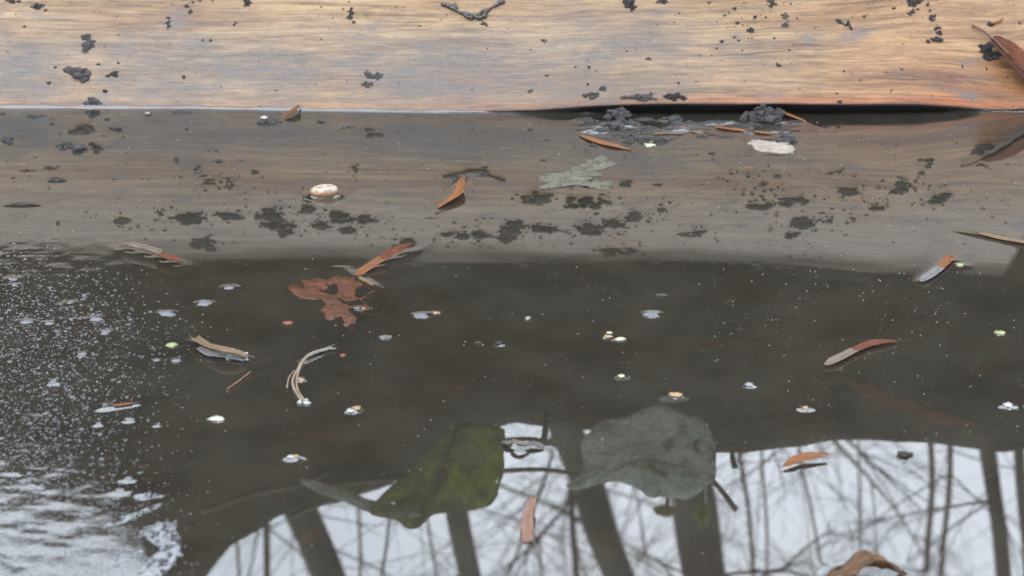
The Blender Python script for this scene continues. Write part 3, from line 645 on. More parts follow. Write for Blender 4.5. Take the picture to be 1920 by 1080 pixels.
flat_leaf('thin orange sliver beside the domed mud clump', (1440, 207), (1512, 231), 10, L_orange, .003, -.04, .8, prof=strap, lift=-.002)
flat_leaf('long orange sliver below the domed mud clump', (1341, 241), (1452, 254), 10, L_orange, .001, -.02, .6, prof=strap)
flat_leaf('pale straw splinter in the middle of the debris raft', (1225, 254), (1283, 253), 6, L_tan, .0012, .05, .4, prof=strap, name='straw_splinter', cat='straw')
flat_leaf('broken bark scrap right of the debris raft centre', (1268, 240), (1318, 252), 16, L_tan, .0008, 0, .3, prof=strap, name='bark_scrap', cat='bark')
flat_leaf('rolled orange leaf at the waterline with a black clod', (530, 226), (564, 209), 12, L_orange, .002, 0, 1.6, prof=strap, lift=.003)
flat_leaf('faint pink splinter below the cream flake', (1392, 314), (1420, 317), 6, L_orange, .0004, 0, .2, prof=strap)
# pink leaf poking out of the sky reflection
o = flat_leaf('pinkish leaf standing upright in the sky reflection', (990, 1018), (1000, 950), 26, leaf_material('pink_leaf', (.34, .15, .09), (.46, .33, .27), None, .25), .0005, .04, .5, .2, prof=lambda t: .55+.4*math.sin(3*t+.4), lift=.005, dents=False)
# big leaf at the bottom edge
big = leaf_material('mottled_brown_leaf', (.06, .018, .007), (.24, .14, .065))
def bottom_leaf():
    P = [(1540, 1105), (1580, 1080), (1625, 1058), (1660, 1056), (1690, 1078)]; zz = [.0005, .002, .006, .007, .001]
    pts = [W(*p, z) for p, z in zip(P, zz)]; s = PXM(1600, 1070)
    o = ribbon(pts, 34*s, lambda t: .25+.85*math.sin(math.pi*min(1, t*.95+.03))**1.2, .45, .25, mat=big, wave=.004, serr=.35, seed=3)
    st = stem([pts[0], W(1510, 1110, .002), W(1490, 1125, .001)], .0011, M['twig'])
    dent_line(W(1560, 1088), W(1695, 1085), .012, .0006)
    leaf_thing('fallen_leaf', 'large mottled brown leaf at the bottom edge of the picture', 'leaf', W(1620, 1075), [o, st], GL)
bottom_leaf()
# long brown leaf stuck on the board at the right
def board_leaf():
    P = lambda px, py, o: PL(*plank_xv(px, py), o)
    mid = [P(1858, 74, .002), P(1880, 100, .005), P(1905, 130, .006), P(1935, 158, .004), P(1965, 180, .001)]
    def half(sgn, mat, wid):
        pts = catmull(mid, 6); n = len(pts); V = []; F = []; UVs = []; nv = 6
        for i, p in enumerate(pts):
            t = i/(n-1); d = (pts[min(i+1, n-1)]-pts[max(i-1, 0)]).normalized(); side = d.cross(NRM).normalized()*sgn
            wd = wid*math.sin(math.pi*(.05+.9*t))**.8
            for k in range(nv+1):
                q = k/nv; lift = .010*q*q*(1 if sgn > 0 else .4)*math.sin(math.pi*(.1+.8*t))+.0016*mnoise.noise(Vector((t*7, q*3, sgn)))
                V.append(p+side*(wd*q*.9)+NRM*lift); UVs.append((t, q))
        for i in range(n-1):
            for k in range(nv):
                a = i*(nv+1)+k; F.append((a, a+1, a+nv+2, a+nv+1))
        o = link('blade_half', mesh(V, F, True, UVs), mat); md = o.modifiers.new('thickness', 'SOLIDIFY'); md.thickness = .0004; return o
    a = half(-1, leaf_material('wet_brown_leaf', (.09, .020, .005), (.22, .065, .018), None, .42), .013)
    b = half(1, leaf_material('wet_dark_leaf', (.05, .014, .005), (.13, .045, .02), None, .38), .011)
    st = stem([P(1822, 49, .0015), P(1840, 60, .003), P(1858, 74, .003), P(1880, 100, .0055), P(1935, 158, .0045)], .0011, simple('leaf_rib', (.06, .02, .01), (.11, .04, .02), 60, .3), 'midrib')
    leaf_thing('fallen_leaf', 'long wet brown leaf with its stalk, stuck on the right of the board', 'leaf', mid[2], [a, b, st])
board_leaf()
V = []; F = []; tube(V, F, [PL(*plank_xv(1863, 46), .001), PL(*plank_xv(1879, 39), .003)], .0011, 5)
o = link('wood_splinter', mesh(V, F), L_orange); tag(o, 'short rusty splinter stuck in a crumb above the long brown leaf', 'splinter')
# tan curled seed pod
def curled_pod():
    pts = [W(364, 634, .003), W(378, 645, .004), W(402, 655, .0045), W(430, 661, .005), W(462, 670, .0025)]; s = PXM(410, 655)
    a = ribbon(pts, 15*s, lambda t: .55+.5*abs(math.cos(t*4.2))*math.sin(math.pi*min(1, .15+t*.8)), 1.0, .1, mat=L_tan, name='tan_shell', wave=.001, seed=4, serr=.25)
    pt2 = [W(372, 652, .0012), W(395, 664, .0016), W(425, 667, .0016), W(458, 675, .001)]
    b = ribbon(pt2, 9*s, lambda t: .55+.5*math.sin(math.pi*t), .6, -.2, mat=L_white, name='silvery_lining', wave=.0008, seed=9, serr=.3)
    dent_line(W(368, 645), W(462, 672), 9*s, .0008)
    leaf_thing('curled_leaf', 'tan curled withered leaf with frothy silver edge, left of the stalk tuft', 'leaf', W(410, 660), [a, b])
    V = []; F = []
    for k in range(16):
        q = W(random.uniform(425, 464), random.uniform(665, 677)); blob(V, F, Vector((q.x, q.y, .0008)), .0013, 1.2, 1, .9, k, AXW)
    o = link('froth_patch', mesh(V, F), M['froth']); reloc(o, W(445, 672)); tag(o, 'frothy bubbles at the lower end of the tan curled leaf', 'froth')
curled_pod()
# tuft of bent stalks
def stalk_tuft():
    root = empty('stalk_tuft', W(560, 690)); tag(root, 'bent tuft of thin straw stalks floating in the dark water', 'stalks')
    runs = [([(622, 653), (600, 657), (575, 668), (560, 690), (549, 712), (552, 730), (566, 752)], .0011), ([(615, 655), (580, 666), (562, 690), (556, 716), (560, 735), (572, 752)], .0009), ([(562, 680), (558, 700), (556, 717)], .0007), ([(552, 695), (542, 708), (538, 727)], .0006)]
    for r, rad in runs:
        pts = [W(*p, .0012) for p in r]; V = []; F = []; l = catmull(pts, 5); tube(V, F, l, rad*.75, 5); o = link('stalk', mesh(V, F), M['twig']); child(o, root)
    s = PXM(590, 660)
    b = ribbon([W(624, 652, .0012), W(600, 659, .0015), W(578, 668, .0012), W(566, 680, .001)], 6*s, lambda t: max(.1, 1-t*.85), .6, 0, mat=L_white, name='sheath', wave=.0003)
    child(b, root); dent_line(W(565, 680), W(622, 653), 5*s, .0006)
    V = []; F = []
    for k in range(12):
        q = W(random.uniform(560, 580), random.uniform(751, 758)); blob(V, F, Vector((q.x, q.y, .0006)), .0011, 1.3, 1, .9, k, AXW)
    o = link('froth_patch', mesh(V, F), M['froth']); reloc(o, W(570, 755)); tag(o, 'little froth clump at the foot of the stalk tuft', 'froth')
stalk_tuft()
V = []; F = []; l = catmull([W(425, 730, .0006), W(447, 715, .001), W(470, 697, .0008)], 5); tube(V, F, l, .0005, 5)
o = link('brown_needle', mesh(V, F), simple('needle', (.10, .045, .015), (.18, .09, .03), 90, .5)); reloc(o, W(447, 715)); tag(o, 'single thin brown needle below the tan curled leaf', 'needle')
# floating nut shell
def nut():
    root = empty('nut_shell', W(609, 366)); tag(root, 'round cream nut shell with brown rim floating in the board reflection', 'nut shell')
    s = PXM(609, 366); c = W(609, 366)
    b = NB('cream_shell'); pos = b.n('TexCoord').outputs['Object']; z = b.n('SeparateXYZ', {0: pos}).outputs[2]
    col = b.mix(b.ramp(b.noise(pos, 160, 4), [(.48, 0.0), (.62, .7)]), (.27, .225, .17), (.07, .045, .035))
    col = b.mix(b.n('MapRange', {0: b.math('ADD', z, b.math('MULTIPLY', b.noise(pos, 240, 3), .004)), 1: .0075, 2: .0045, 3: 0, 4: 1}).outputs[0], col, (.13, .05, .012))
    mt = b.surf(b.n('BsdfPrincipled', {'Base Color': col, 'Roughness': .4, 'Normal': b.bump(b.noise(pos, 300, 4), .6, .001)}).outputs[0])
    V = []; F = []; n = 22; prof = [(.80, -.10), (1.0, .12), (1.03, .32), (.98, .50), (.84, .64), (.6, .72), (.3, .72), (.05, .69)]
    rr = 26*s
    for (r, z) in prof:
        for k in range(n):
            t = 2*math.pi*k/n; q = 1+.1*mnoise.noise(Vector((math.cos(t)*1.5, math.sin(t)*1.5, z*2)))
            V.append(Vector((rr*r*q*math.cos(t), rr*.75*r*q*math.sin(t), rr*(z*.95)*(1+.06*math.sin(t+1)))))
    for i in range(len(prof)-1):
        for k in range(n): F.append((i*n+k, i*n+(k+1) % n, (i+1)*n+(k+1) % n, (i+1)*n+k))
    F.append(tuple((len(prof)-1)*n+k for k in range(n)))
    o = link('shell', mesh(V, F), mt, root)
    V = []; F = []
    for k in range(7):
        t = random.uniform(0, 6.28); blob(V, F, Vector((math.cos(t)*rr*.5, math.sin(t)*rr*.35, rr*.64)), .0007, 1.5, 1, .5, k, AXW)
    link('dirt_crust', mesh(V, F), M['mud'], root)
    dent(609, 366, 54, 40, .0018)
nut()
# cream flake
def flake(name, label, cat, poly, mat, z=.0006, thick=.0012, nz=.0004, rag=.10, group=None, dents=True, m=5):
    pts = catmull([W(*p) for p in poly], m, True); c = sum(pts, Vector())/len(pts); V = []; F = []; n = len(pts); rings = (1, .75, .45, .15)
    pts = [p+(p-c)*rag*mnoise.noise(Vector((i*.9, len(poly), 0))) for i, p in enumerate(pts)]
    for k, r in enumerate(rings):
        for p in pts:
            q = c+(p-c)*r; V.append(Vector((q.x, q.y, z+(thick if k else thick*.7)+nz*mnoise.noise(Vector((q.x*300, q.y*300, 1)))))-c)
    for p in pts: V.append(Vector((p.x, p.y, z-.0006))-c)
    for k in range(len(rings)-1):
        for i in range(n): j = (i+1) % n; F.append((k*n+i, k*n+j, (k+1)*n+j, (k+1)*n+i))
    F.append(tuple(3*n+i for i in range(n)))
    for i in range(n): j = (i+1) % n; F.append((4*n+i, 4*n+j, j, i))
    o = link(name, mesh(V, F), mat); o.location = (c.x, c.y, 0); tag(o, label, cat, group)
    if dents:
        xs = [p.x for p in pts]; ys = [p.y for p in pts]; DENTS.append((c.x, c.y, (max(xs)-min(xs))/2, (max(ys)-min(ys))/2, 0, .0008))
    return o
flake('cream_flake', 'pale cream flake floating under the knobbly black clod', 'wood flake', [(1407, 269), (1418, 265), (1440, 268), (1470, 271), (1488, 279), (1486, 287), (1466, 290), (1442, 287), (1418, 284)], simple('cream_pith', (.20, .165, .125), (.36, .32, .28), 150, .8, .9, .0016), rag=.3, nz=.001)
lich = simple('pale_lichen', (.060, .056, .038), (.185, .175, .125), 260, .8, 1.0, .002)
flake('lichen_scrap', 'upper scrap of pale grey green lichen by the reflected clods', 'lichen', [(1062, 322), (1085, 312), (1108, 300), (1128, 292), (1140, 300), (1158, 306), (1140, 314), (1112, 324), (1085, 330)], lich, -.0002, .0008, .0022, .45, dents=False)
flake('lichen_scrap', 'middle scrap of pale grey green lichen by the reflected clods', 'lichen', [(1010, 338), (1022, 328), (1060, 324), (1105, 322), (1128, 326), (1105, 338), (1060, 342), (1030, 345)], lich, -.0002, .0008, .0022, .45, dents=False)
flake('lichen_scrap', 'lower scrap of pale grey green lichen by the reflected clods', 'lichen', [(1008, 356), (1016, 346), (1050, 343), (1090, 341), (1120, 338), (1148, 345), (1142, 355), (1118, 354), (1085, 348), (1040, 352)], lich, -.0002, .0008, .0022, .45, dents=False)
# drowned leaves just below the surface
def drowned(label, poly, mat, z, name='drowned_leaf'):
    pts = catmull([W(p[0], p[1], z) for p in poly], 4, True); c = sum(pts, Vector())/len(pts); V = []; F = []; UVs = []; n = len(pts)
    pts = [p+(p-c)*.22*mnoise.noise(Vector((i*.8, c.x*50, 0))) for i, p in enumerate(pts)]
    ax = (pts[0]-c).normalized(); bx = Vector((-ax.y, ax.x, 0)); ext = max((p-c).length for p in pts)
    for r in (1, .8, .6, .4, .2, .04):
        for i, p in enumerate(pts):
            q = c+(p-c)*r; h = (.0015 if z > -.001 else .0035)*mnoise.noise(Vector((q.x*110, q.y*90, z*100)))
            V.append(Vector((q.x, q.y, z+h))); d = q-c; UVs.append((.5+d.dot(ax)/ext*.5, d.dot(bx)/ext))
    for k in range(5):
        for i in range(n): j = (i+1) % n; F.append((k*n+i, k*n+j, (k+1)*n+j, (k+1)*n+i))
    F.append(tuple(5*n+i for i in range(n)))
    o = link(name, mesh(V, F, True, UVs), mat); reloc(o, c); md = o.modifiers.new('thickness', 'SOLIDIFY'); md.thickness = .0006
    tag(o, label, 'leaf')
drowned('lobed red brown leaf lying just under the surface near the orange strap leaf', [(545, 553), (552, 535), (590, 524), (630, 520), (668, 524), (690, 533), (702, 545), (682, 556), (684, 566), (690, 576), (684, 590), (668, 601), (655, 612), (628, 612), (612, 600), (602, 585), (610, 572), (600, 560), (575, 562)], L_brown, -.0004)
drowned('long rotting orange leaf deep in the water on the right', [(1560, 700), (1620, 722), (1680, 745), (1740, 768), (1790, 785), (1830, 800), (1780, 805), (1720, 785), (1660, 765), (1600, 735)], L_rot, -.0048)
drowned('faint brown leaf deep in the water below the needle', [(330, 810), (350, 795), (375, 800), (355, 830), (352, 860), (335, 845)], L_drown, -.008)
drowned('faint brown leaf deep in the water at lower left among the foam', [(185, 890), (215, 878), (240, 890), (222, 905), (190, 910)], L_drown, -.006)
drowned('pale grey slip of leaf sunk below the curled orange leaf', [(1608, 565), (1622, 546), (1632, 538), (1632, 550), (1620, 570)], simple('grey_leaf', (.05, .05, .048), (.08, .08, .075), 90, .6), -.002)
drowned('dark red crumbled leaf sunk right of the grey foam patch', [(1225, 560), (1250, 545), (1290, 545), (1312, 558), (1280, 566), (1245, 568)], simple('dark_red', (.02, .008, .006), (.05, .018, .012), 120, .7), -.003)
drowned('tan strip of leaf sunk below the green hanging leaf', [(495, 905), (530, 915), (548, 935), (535, 948), (515, 930)], L_drown, -.004)
drowned('broken pale brown stick of leaf sunk at the bottom left of centre', [(520, 1050), (545, 1020), (580, 1000), (620, 985), (590, 1012), (555, 1035), (530, 1060)], L_drown, -.003)
# dead winged insect-like seed and a dark seed on the sky reflection
def winged_seed():
    root = empty('winged_seed', W(985, 832)); tag(root, 'pinkish winged seed with ragged wings at the edge of the sky reflection', 'seed')
    s = PXM(985, 832)
    a = ribbon([W(958, 826, .003), W(972, 832, .0035), W(992, 836, .002)], 7*s, lambda t: .5+.6*math.sin(math.pi*t), 1.2, 0, mat=L_pale, name='seed_body')
    b = ribbon([W(985, 834, .002), W(1002, 832, .002), W(1020, 838, .001)], 9*s, lance, .3, 0, mat=simple('dark_wing', (.03, .026, .026), (.08, .07, .07), 200, .4), name='wing', serr=.4)
    c = ribbon([W(965, 832, .002), W(952, 830, .002), W(942, 828, .001)], 8*s, lance, .4, 0, mat=simple('grey_wing', (.06, .065, .065), (.16, .165, .17), 200, .3), name='wing', serr=.4)
    for q in (a, b, c): child(q, root)
    dent(982, 833, 50, 30, .00018)
winged_seed()
wclod(1695, 854, 34, 10, 8, 'small dark seed floating on the sky reflection near a trunk', .8, 'mud', None)
wclod(1240, 556, 12, 6, 4, None, .5)
# small seeds
def seed(px, py, wpx, hpx, c, label, z=.0003, name='small_seed', tall=.36, group='small seeds afloat'):
    s = PXM(px, py); V = []; F = []; blob(V, F, Vector((0, 0, 0)), 1, wpx*s*.5, max(hpx*s*.8, wpx*s*.3), wpx*s*.5*tall, px, AXW)
    key = 'seed_%.2f_%.2f_%.2f' % c; m = bpy.data.materials.get(key) or simple(key, tuple(q*.8 for q in c), tuple(min(1, q*1.15) for q in c), 300, .35)
    o = link(name, mesh(V, F), m); p = W(px, py); o.location = (p.x, p.y, z); tag(o, label, 'seed', group); dent(px, py, wpx*.8, wpx*.6, .00035)
GRN, CRM, TAN, RED, GRY = (.24, .30, .12), (.40, .37, .26), (.30, .19, .09), (.20, .035, .012), (.22, .23, .24)
for a in [(1875, 625, 18, 9, GRN, 'pale green scrap at the far right, in open dark water'), (1799, 498, 15, 8, GRN, 'pale green scrap beside the curled orange leaf'), (322, 648, 22, 11, GRN, 'yellow green scrap left of the tan curled leaf'),
          (405, 787, 26, 12, (.38, .41, .34), 'bright white green scrap below the needle'), (1165, 706, 13, 9, (.38, .38, .26), 'cream yellow seed in the middle of the dark water'), (1267, 742, 24, 6, TAN, 'slim tan seed just above the grey hanging leaf reflection'),
          (668, 766, 16, 9, TAN, 'tan half of the two coloured seed right of the stalk tuft'), (657, 771, 16, 10, (.34, .34, .34), 'white half of the two coloured seed right of the stalk tuft'), (1140, 632, 16, 7, TAN, 'brown seed, upper one of a close pair'), (1143, 625, 10, 7, CRM, 'cream cap on the upper seed of a close pair'),
          (1162, 637, 19, 8, CRM, 'cream seed, lower one of a close pair'), (545, 857, 12, 8, (.38, .38, .38), 'white seed left of the green hanging leaf'), (554, 856, 10, 7, TAN, 'tan scrap joined to the white seed'), (1510, 765, 12, 6, TAN, 'tiny tan seed below the long rust leaf'),
          (643, 667, 10, 7, RED, 'tiny red seed right of the stalk tuft'), (540, 640-33, 18, 6, RED, 'tiny rust flake below the drowned lobed leaf'), (1218, 273, 18, 12, CRM, 'cream round grain at the foot of the debris raft'), (684, 580, 11, 6, CRM, 'small cream grain beside the drowned leaf'), (817, 588, 14, 7, TAN, 'ochre grain beside the foam blob'),
          (565, 713, 13, 8, TAN, 'tan grain by the foot of the bent stalks'), (560, 689+22, 9, 6, CRM, 'yellow grain by the bent stalks'), (1127, 234, 10, 8, CRM, 'pale grain on the crumb heap'), (495, 221, 12, 10, (.45, .42, .36), 'white grain on the flat clod by the rolled leaf'), (276, 213, 9, 7, CRM, 'pale grain at the waterline on the left'),
          (722, 634, 22, 10, (.10, .105, .095), 'grey stone like chip in the dark water left of centre'), (1405, 722, 15, 10, GRY, 'pale blue grey chip in the open water'), (1890, 760, 16, 12, (.36, .37, .38), 'white star shaped scrap near the far right edge'), (990, 610-13, 9, 7, GRY, 'tiny pale chip in the middle dark water')]:
    seed(*a)

# ------------------------------------------------------------------ foam: single bubbles, then the mass of tiny ones
def dome(n=10, rings=3):
    V = []; F = []
    for i in range(rings):
        a = (math.pi/2)*i/rings
        for k in range(n): t = 2*math.pi*k/n; V.append((math.cos(a)*math.cos(t), math.cos(a)*math.sin(t), math.sin(a)))
    V.append((0, 0, 1))
    for i in range(rings-1):
        for k in range(n): F.append((i*n+k, i*n+(k+1) % n, (i+1)*n+(k+1) % n, (i+1)*n+k))
    for k in range(n): F.append(((rings-1)*n+k, (rings-1)*n+(k+1) % n, rings*n))
    return V, F
DV, DF = dome(); DVs, DFs = dome(6, 2)
dme = mesh(DV, DF); dme.materials.append(M['foam'])
def foam_blob(px, py, wpx, hpx, label, group='foam blobs floating alone', lumpy=True):
    s = PXM(px, py); V = []; F = []; rx = wpx*s*.5; ry = hpx*s*.5/.36
    for k in range(10 if lumpy else 1):
        t = random.uniform(0, 6.28); q = math.sqrt(random.random())*.6*(k > 0); r = min(rx, ry)*random.uniform(.35, .6) if k else min(rx, ry)*.7
        b = len(V); c = Vector((q*math.cos(t)*rx, q*math.sin(t)*ry, 0))
        V += [c+Vector((v[0]*r*(rx/min(rx, ry))**.6, v[1]*r, v[2]*r*.28)) for v in DV]; F += [tuple(b+i for i in f) for f in DF]
    o = link('foam_blob', mesh(V, F), M['foam']); p = W(px, py); o.location = (p.x, p.y, .0003); tag(o, label, 'foam', group); dent(px, py, wpx, wpx*.8, .00045)
for a in [(313, 589, 34, 13, 'flat foam blob above the tan curled leaf'), (48, 605, 34, 10, 'long foam blob near the left edge, above the bubble field'), (92, 607, 24, 8, 'dark centred foam blob right of the long foam blob'), (180, 599, 34, 10, 'foam blob chain right of the bright bubble'), (199, 623, 18, 8, 'small foam blob under the foam chain'),
          (790, 592, 30, 13, 'domed foam blob in the dark water beside the ochre grain'), (669, 579, 14, 7, 'small foam blob on the drowned leaf'), (100, 717, 20, 15, 'bright domed bubble in the bubble field, largest on the left'), (155, 664, 20, 8, 'slanted foam blob in the bubble field'), (24, 524, 20, 7, 'foam blob at the left edge beside the ripples'), (27, 535, 14, 6, 'smaller foam blob at the left edge beside the ripples'),
          (133, 568, 14, 10, 'stacked foam blob above the foam chain'), (197, 761, 16, 8, 'foam blob left of a foamy splinter'), (185, 795, 14, 7, 'foam blob below the foamy splinter on its left'), (243, 787, 20, 7, 'foam blob below the foamy splinter'), (296, 797, 10, 9, 'single round bubble right of the foam field'), (241, 899, 18, 8, 'lone flat foam blob above the bright film'), (225, 921, 24, 8, 'foam blob above the left bright film streaks'),
          (330, 677, 20, 7, 'foam blob below the yellow green scrap'), (293, 677, 14, 7, 'pinkish foam blob left below the yellow green scrap'), (383, 570, 30, 16, 'faint foam smear above the flat foam blob'), (1222, 590, 34, 18, 'speckled grey foam patch in the dark water'), (430, 540, 24, 8, 'faint foam smear below the curled leaf')]:
    foam_blob(*a)
foam_blob(115, 573, 9, 7, 'bright white bubble in the ripples at the left', 'foam blobs floating alone', False)
def froth_film_material():
    b = NB('froth_film'); pos = b.n('TexCoord').outputs['Object']
    f = b.ramp(b.noise(b.mapping(pos, (1, .6, 1)), 210, 6, .7, .8), [(.40, 0.0), (.54, .85)])
    p = b.n('BsdfPrincipled', {'Base Color': (.175, .185, .20), 'Roughness': .3, 'Normal': b.bump(b.noise(pos, 500, 3), .5, .0008)})
    return b.surf(b.n('MixShader', {0: f, 1: b.n('BsdfTransparent').outputs[0], 2: p.outputs[0]}).outputs[0])
froth_m = froth_film_material()
flake('froth_patch', 'ragged white froth patch beside the dark reflection at lower left', 'froth', [(262, 1000), (285, 985), (312, 978), (330, 985), (338, 1015), (336, 1040), (318, 1065), (300, 1082), (268, 1090), (262, 1070), (292, 1048), (296, 1020)], froth_m, .0001, .0004, .0005, .35, dents=False)
flake('froth_patch', 'long white froth streak at lower left, above the ragged patch', 'froth', [(195, 985), (225, 970), (262, 958), (300, 945), (290, 955), (255, 970), (215, 986)], froth_m, .0001, .0003, .0005, .4, dents=False)
flake('froth_patch', 'thin white froth streak at lower left, lowest of the streaks', 'froth', [(215, 1050), (240, 1040), (270, 1030), (262, 1040), (235, 1052), (205, 1062)], froth_m, .0001, .0003, .0005, .4, dents=False)
flake('froth_patch', 'small white froth streak at lower left among the foam blobs', 'froth', [(250, 930), (280, 925), (305, 930), (285, 936), (258, 938)], froth_m, .0001, .0003, .0005, .4, dents=False)
flat_leaf('foamy brown splinter among the bubbles on the left', (214, 764), (250, 759), 7, L_orange, .0010, 0, .4, prof=strap)
# medium bubbles as individuals, tiny ones as one mass
def dens_px(px, py):
    b = np.interp(py, [330, 450, 520, 600, 700, 800, 900, 1000, 1080], [20, 110, 260, 330, 300, 270, 290, 330, 330])
    return max(0.0, min(1.0, (b-px)/330+.42))**2.2*1.2*float(np.interp(py, [300, 420, 520, 640, 800], [.05, .15, .7, 1, 1]))
placed = 0
while placed < 290:
    px, py = random.uniform(-5, 520), random.uniform(330, 1075)
    if random.random() > dens_px(px, py)**1.3: continue
    s = PXM(px, py); r = s*random.uniform(1.5, 3.4)*random.choice((1, 1, 1, 1.5)); p = W(px, py)
    o = bpy.data.objects.new('foam_bubble', dme); C.objects.link(o); o.location = (p.x, p.y, .0002); o.scale = (r*random.uniform(1, 1.5), r*random.uniform(.8, 1.2), r*random.uniform(.35, .7)); o.rotation_euler = (0, 0, random.uniform(0, 3))
    tag(o, 'tiny pale bubble in the foam drift along the left side', 'bubble', 'bubbles in the foam drift'); placed += 1
def fine_foam():
    V = []; F = []; n = 0
    while n < 8000:
        px, py = random.uniform(-30, 560), random.uniform(300, 1095)
        if random.random() > dens_px(px, py): continue
        s = PXM(px, py); r = s*random.choice((.6, .7, .9, 1.1, 1.7)); p = W(px, py); b = len(V); e = random.uniform(1, 1.8)
        V += [Vector((p.x+v[0]*r*e, p.y+v[1]*r, .0001+v[2]*r*.6)) for v in DVs]; F += [tuple(b+i for i in f) for f in DFs]; n += 1
    o = link('fine_foam', mesh(V, F), M['foam']); tag(o, 'fine drift of tiny foam bubbles along the left side', 'foam', None, 'stuff')
fine_foam()
def dust():
    V = []; F = []
    for k in range(3000):
        px, py = random.uniform(0, 1920), random.uniform(222, 1080)
        if random.random() < .3: px = random.gauss(1600, 220); py = random.gauss(540, 150)
        if not (225 < py < 1090) or (py > 850 and random.random() < .6): continue
        if mnoise.noise(Vector((px*.006, py*.012, 3))) < random.uniform(-.5, .35): continue
        s = PXM(px, py); r = s*random.choice((.3, .35, .45, .5, .6, 1.0)); p = W(px, py); b = len(V)
        V += [Vector((p.x+v[0]*r*1.2, p.y+v[1]*r, .0001+v[2]*r)) for v in DVs]; F += [tuple(b+i for i in f) for f in DFs]
    o = link('floating_dust', mesh(V, F), simple('pollen', (.22, .21, .19), (.36, .35, .33), 400, .7)); tag(o, 'pale dust and pollen specks scattered over the dark water', 'dust', None, 'stuff')
dust()
def sunken_litter():
    V = []; F = []
    for k in range(420):
        px, py = random.uniform(180, 1920), random.uniform(500, 900)
        if mnoise.noise(Vector((px*.004, py*.01, 8))) < random.uniform(-.4, .4): continue
        p = W(px, py, -random.uniform(.0008, .006)); L = random.uniform(.0008, .0045); wd = L*random.uniform(.2, .6); a = random.uniform(0, 3.14); b = len(V); c, t = math.cos(a), math.sin(a)
        for (q, r) in ((-1, 0), (-.3, .8), (.4, 1), (1, .1), (.5, -.9), (-.4, -1)): V.append(p+Vector((q*L*c-r*wd*t, q*L*t+r*wd*c, random.uniform(0, .0006))))
        F.append(tuple(range(b, b+6)))
    bb = NB('sunken_scraps'); pos = bb.n('TexCoord').outputs['Object']; f = bb.noise(pos, 90, 2)
    m = bb.surf(bb.n('BsdfPrincipled', {'Base Color': bb.ramp(f, [(.35, (.008, .007, .006)), (.5, (.11, .045, .014)), (.62, (.20, .07, .02)), (.75, (.17, .14, .09))]), 'Roughness': .6}).outputs[0])
    o = link('sunken_litter', mesh(V, F, False), m); tag(o, 'fine brown scraps of rotting litter hanging in the dark water', 'litter', None, 'stuff')
sunken_litter()
for _k, (_px, _py, _a, _l, _w) in enumerate([(760, 640, .3, 70, 18), (1010, 690, 2.6, 60, 16), (1330, 640, .8, 60, 18), (470, 800, 2.9, 80, 22), (860, 730, 1.2, 60, 20), (1480, 770, .2, 80, 18), (1840, 690, 2.2, 70, 22), (610, 820, .5, 90, 24)]):
    _pl = [(_px+math.cos(_a)*_l*.5*math.cos(q)-math.sin(_a)*_w*math.sin(q), _py+(math.sin(_a)*_l*.5*math.cos(q)+math.cos(_a)*_w*math.sin(q))*.36) for q in [i*math.pi/4 for i in range(8)]]
    drowned(['dim drowned leaf below the small foam blob on the drowned lobed leaf, farther right', 'dim drowned leaf in the middle of the dark water', 'dim drowned leaf right of the speckled foam patch', 'dim drowned leaf beside the white green scrap', 'dim drowned leaf above the green hanging leaf reflection', 'dim drowned leaf right of the grey hanging leaf reflection', 'dim drowned leaf near the right edge below the green scrap', 'dim drowned leaf right of the white seed'][_k], _pl, L_drown, -.004)
build_water()

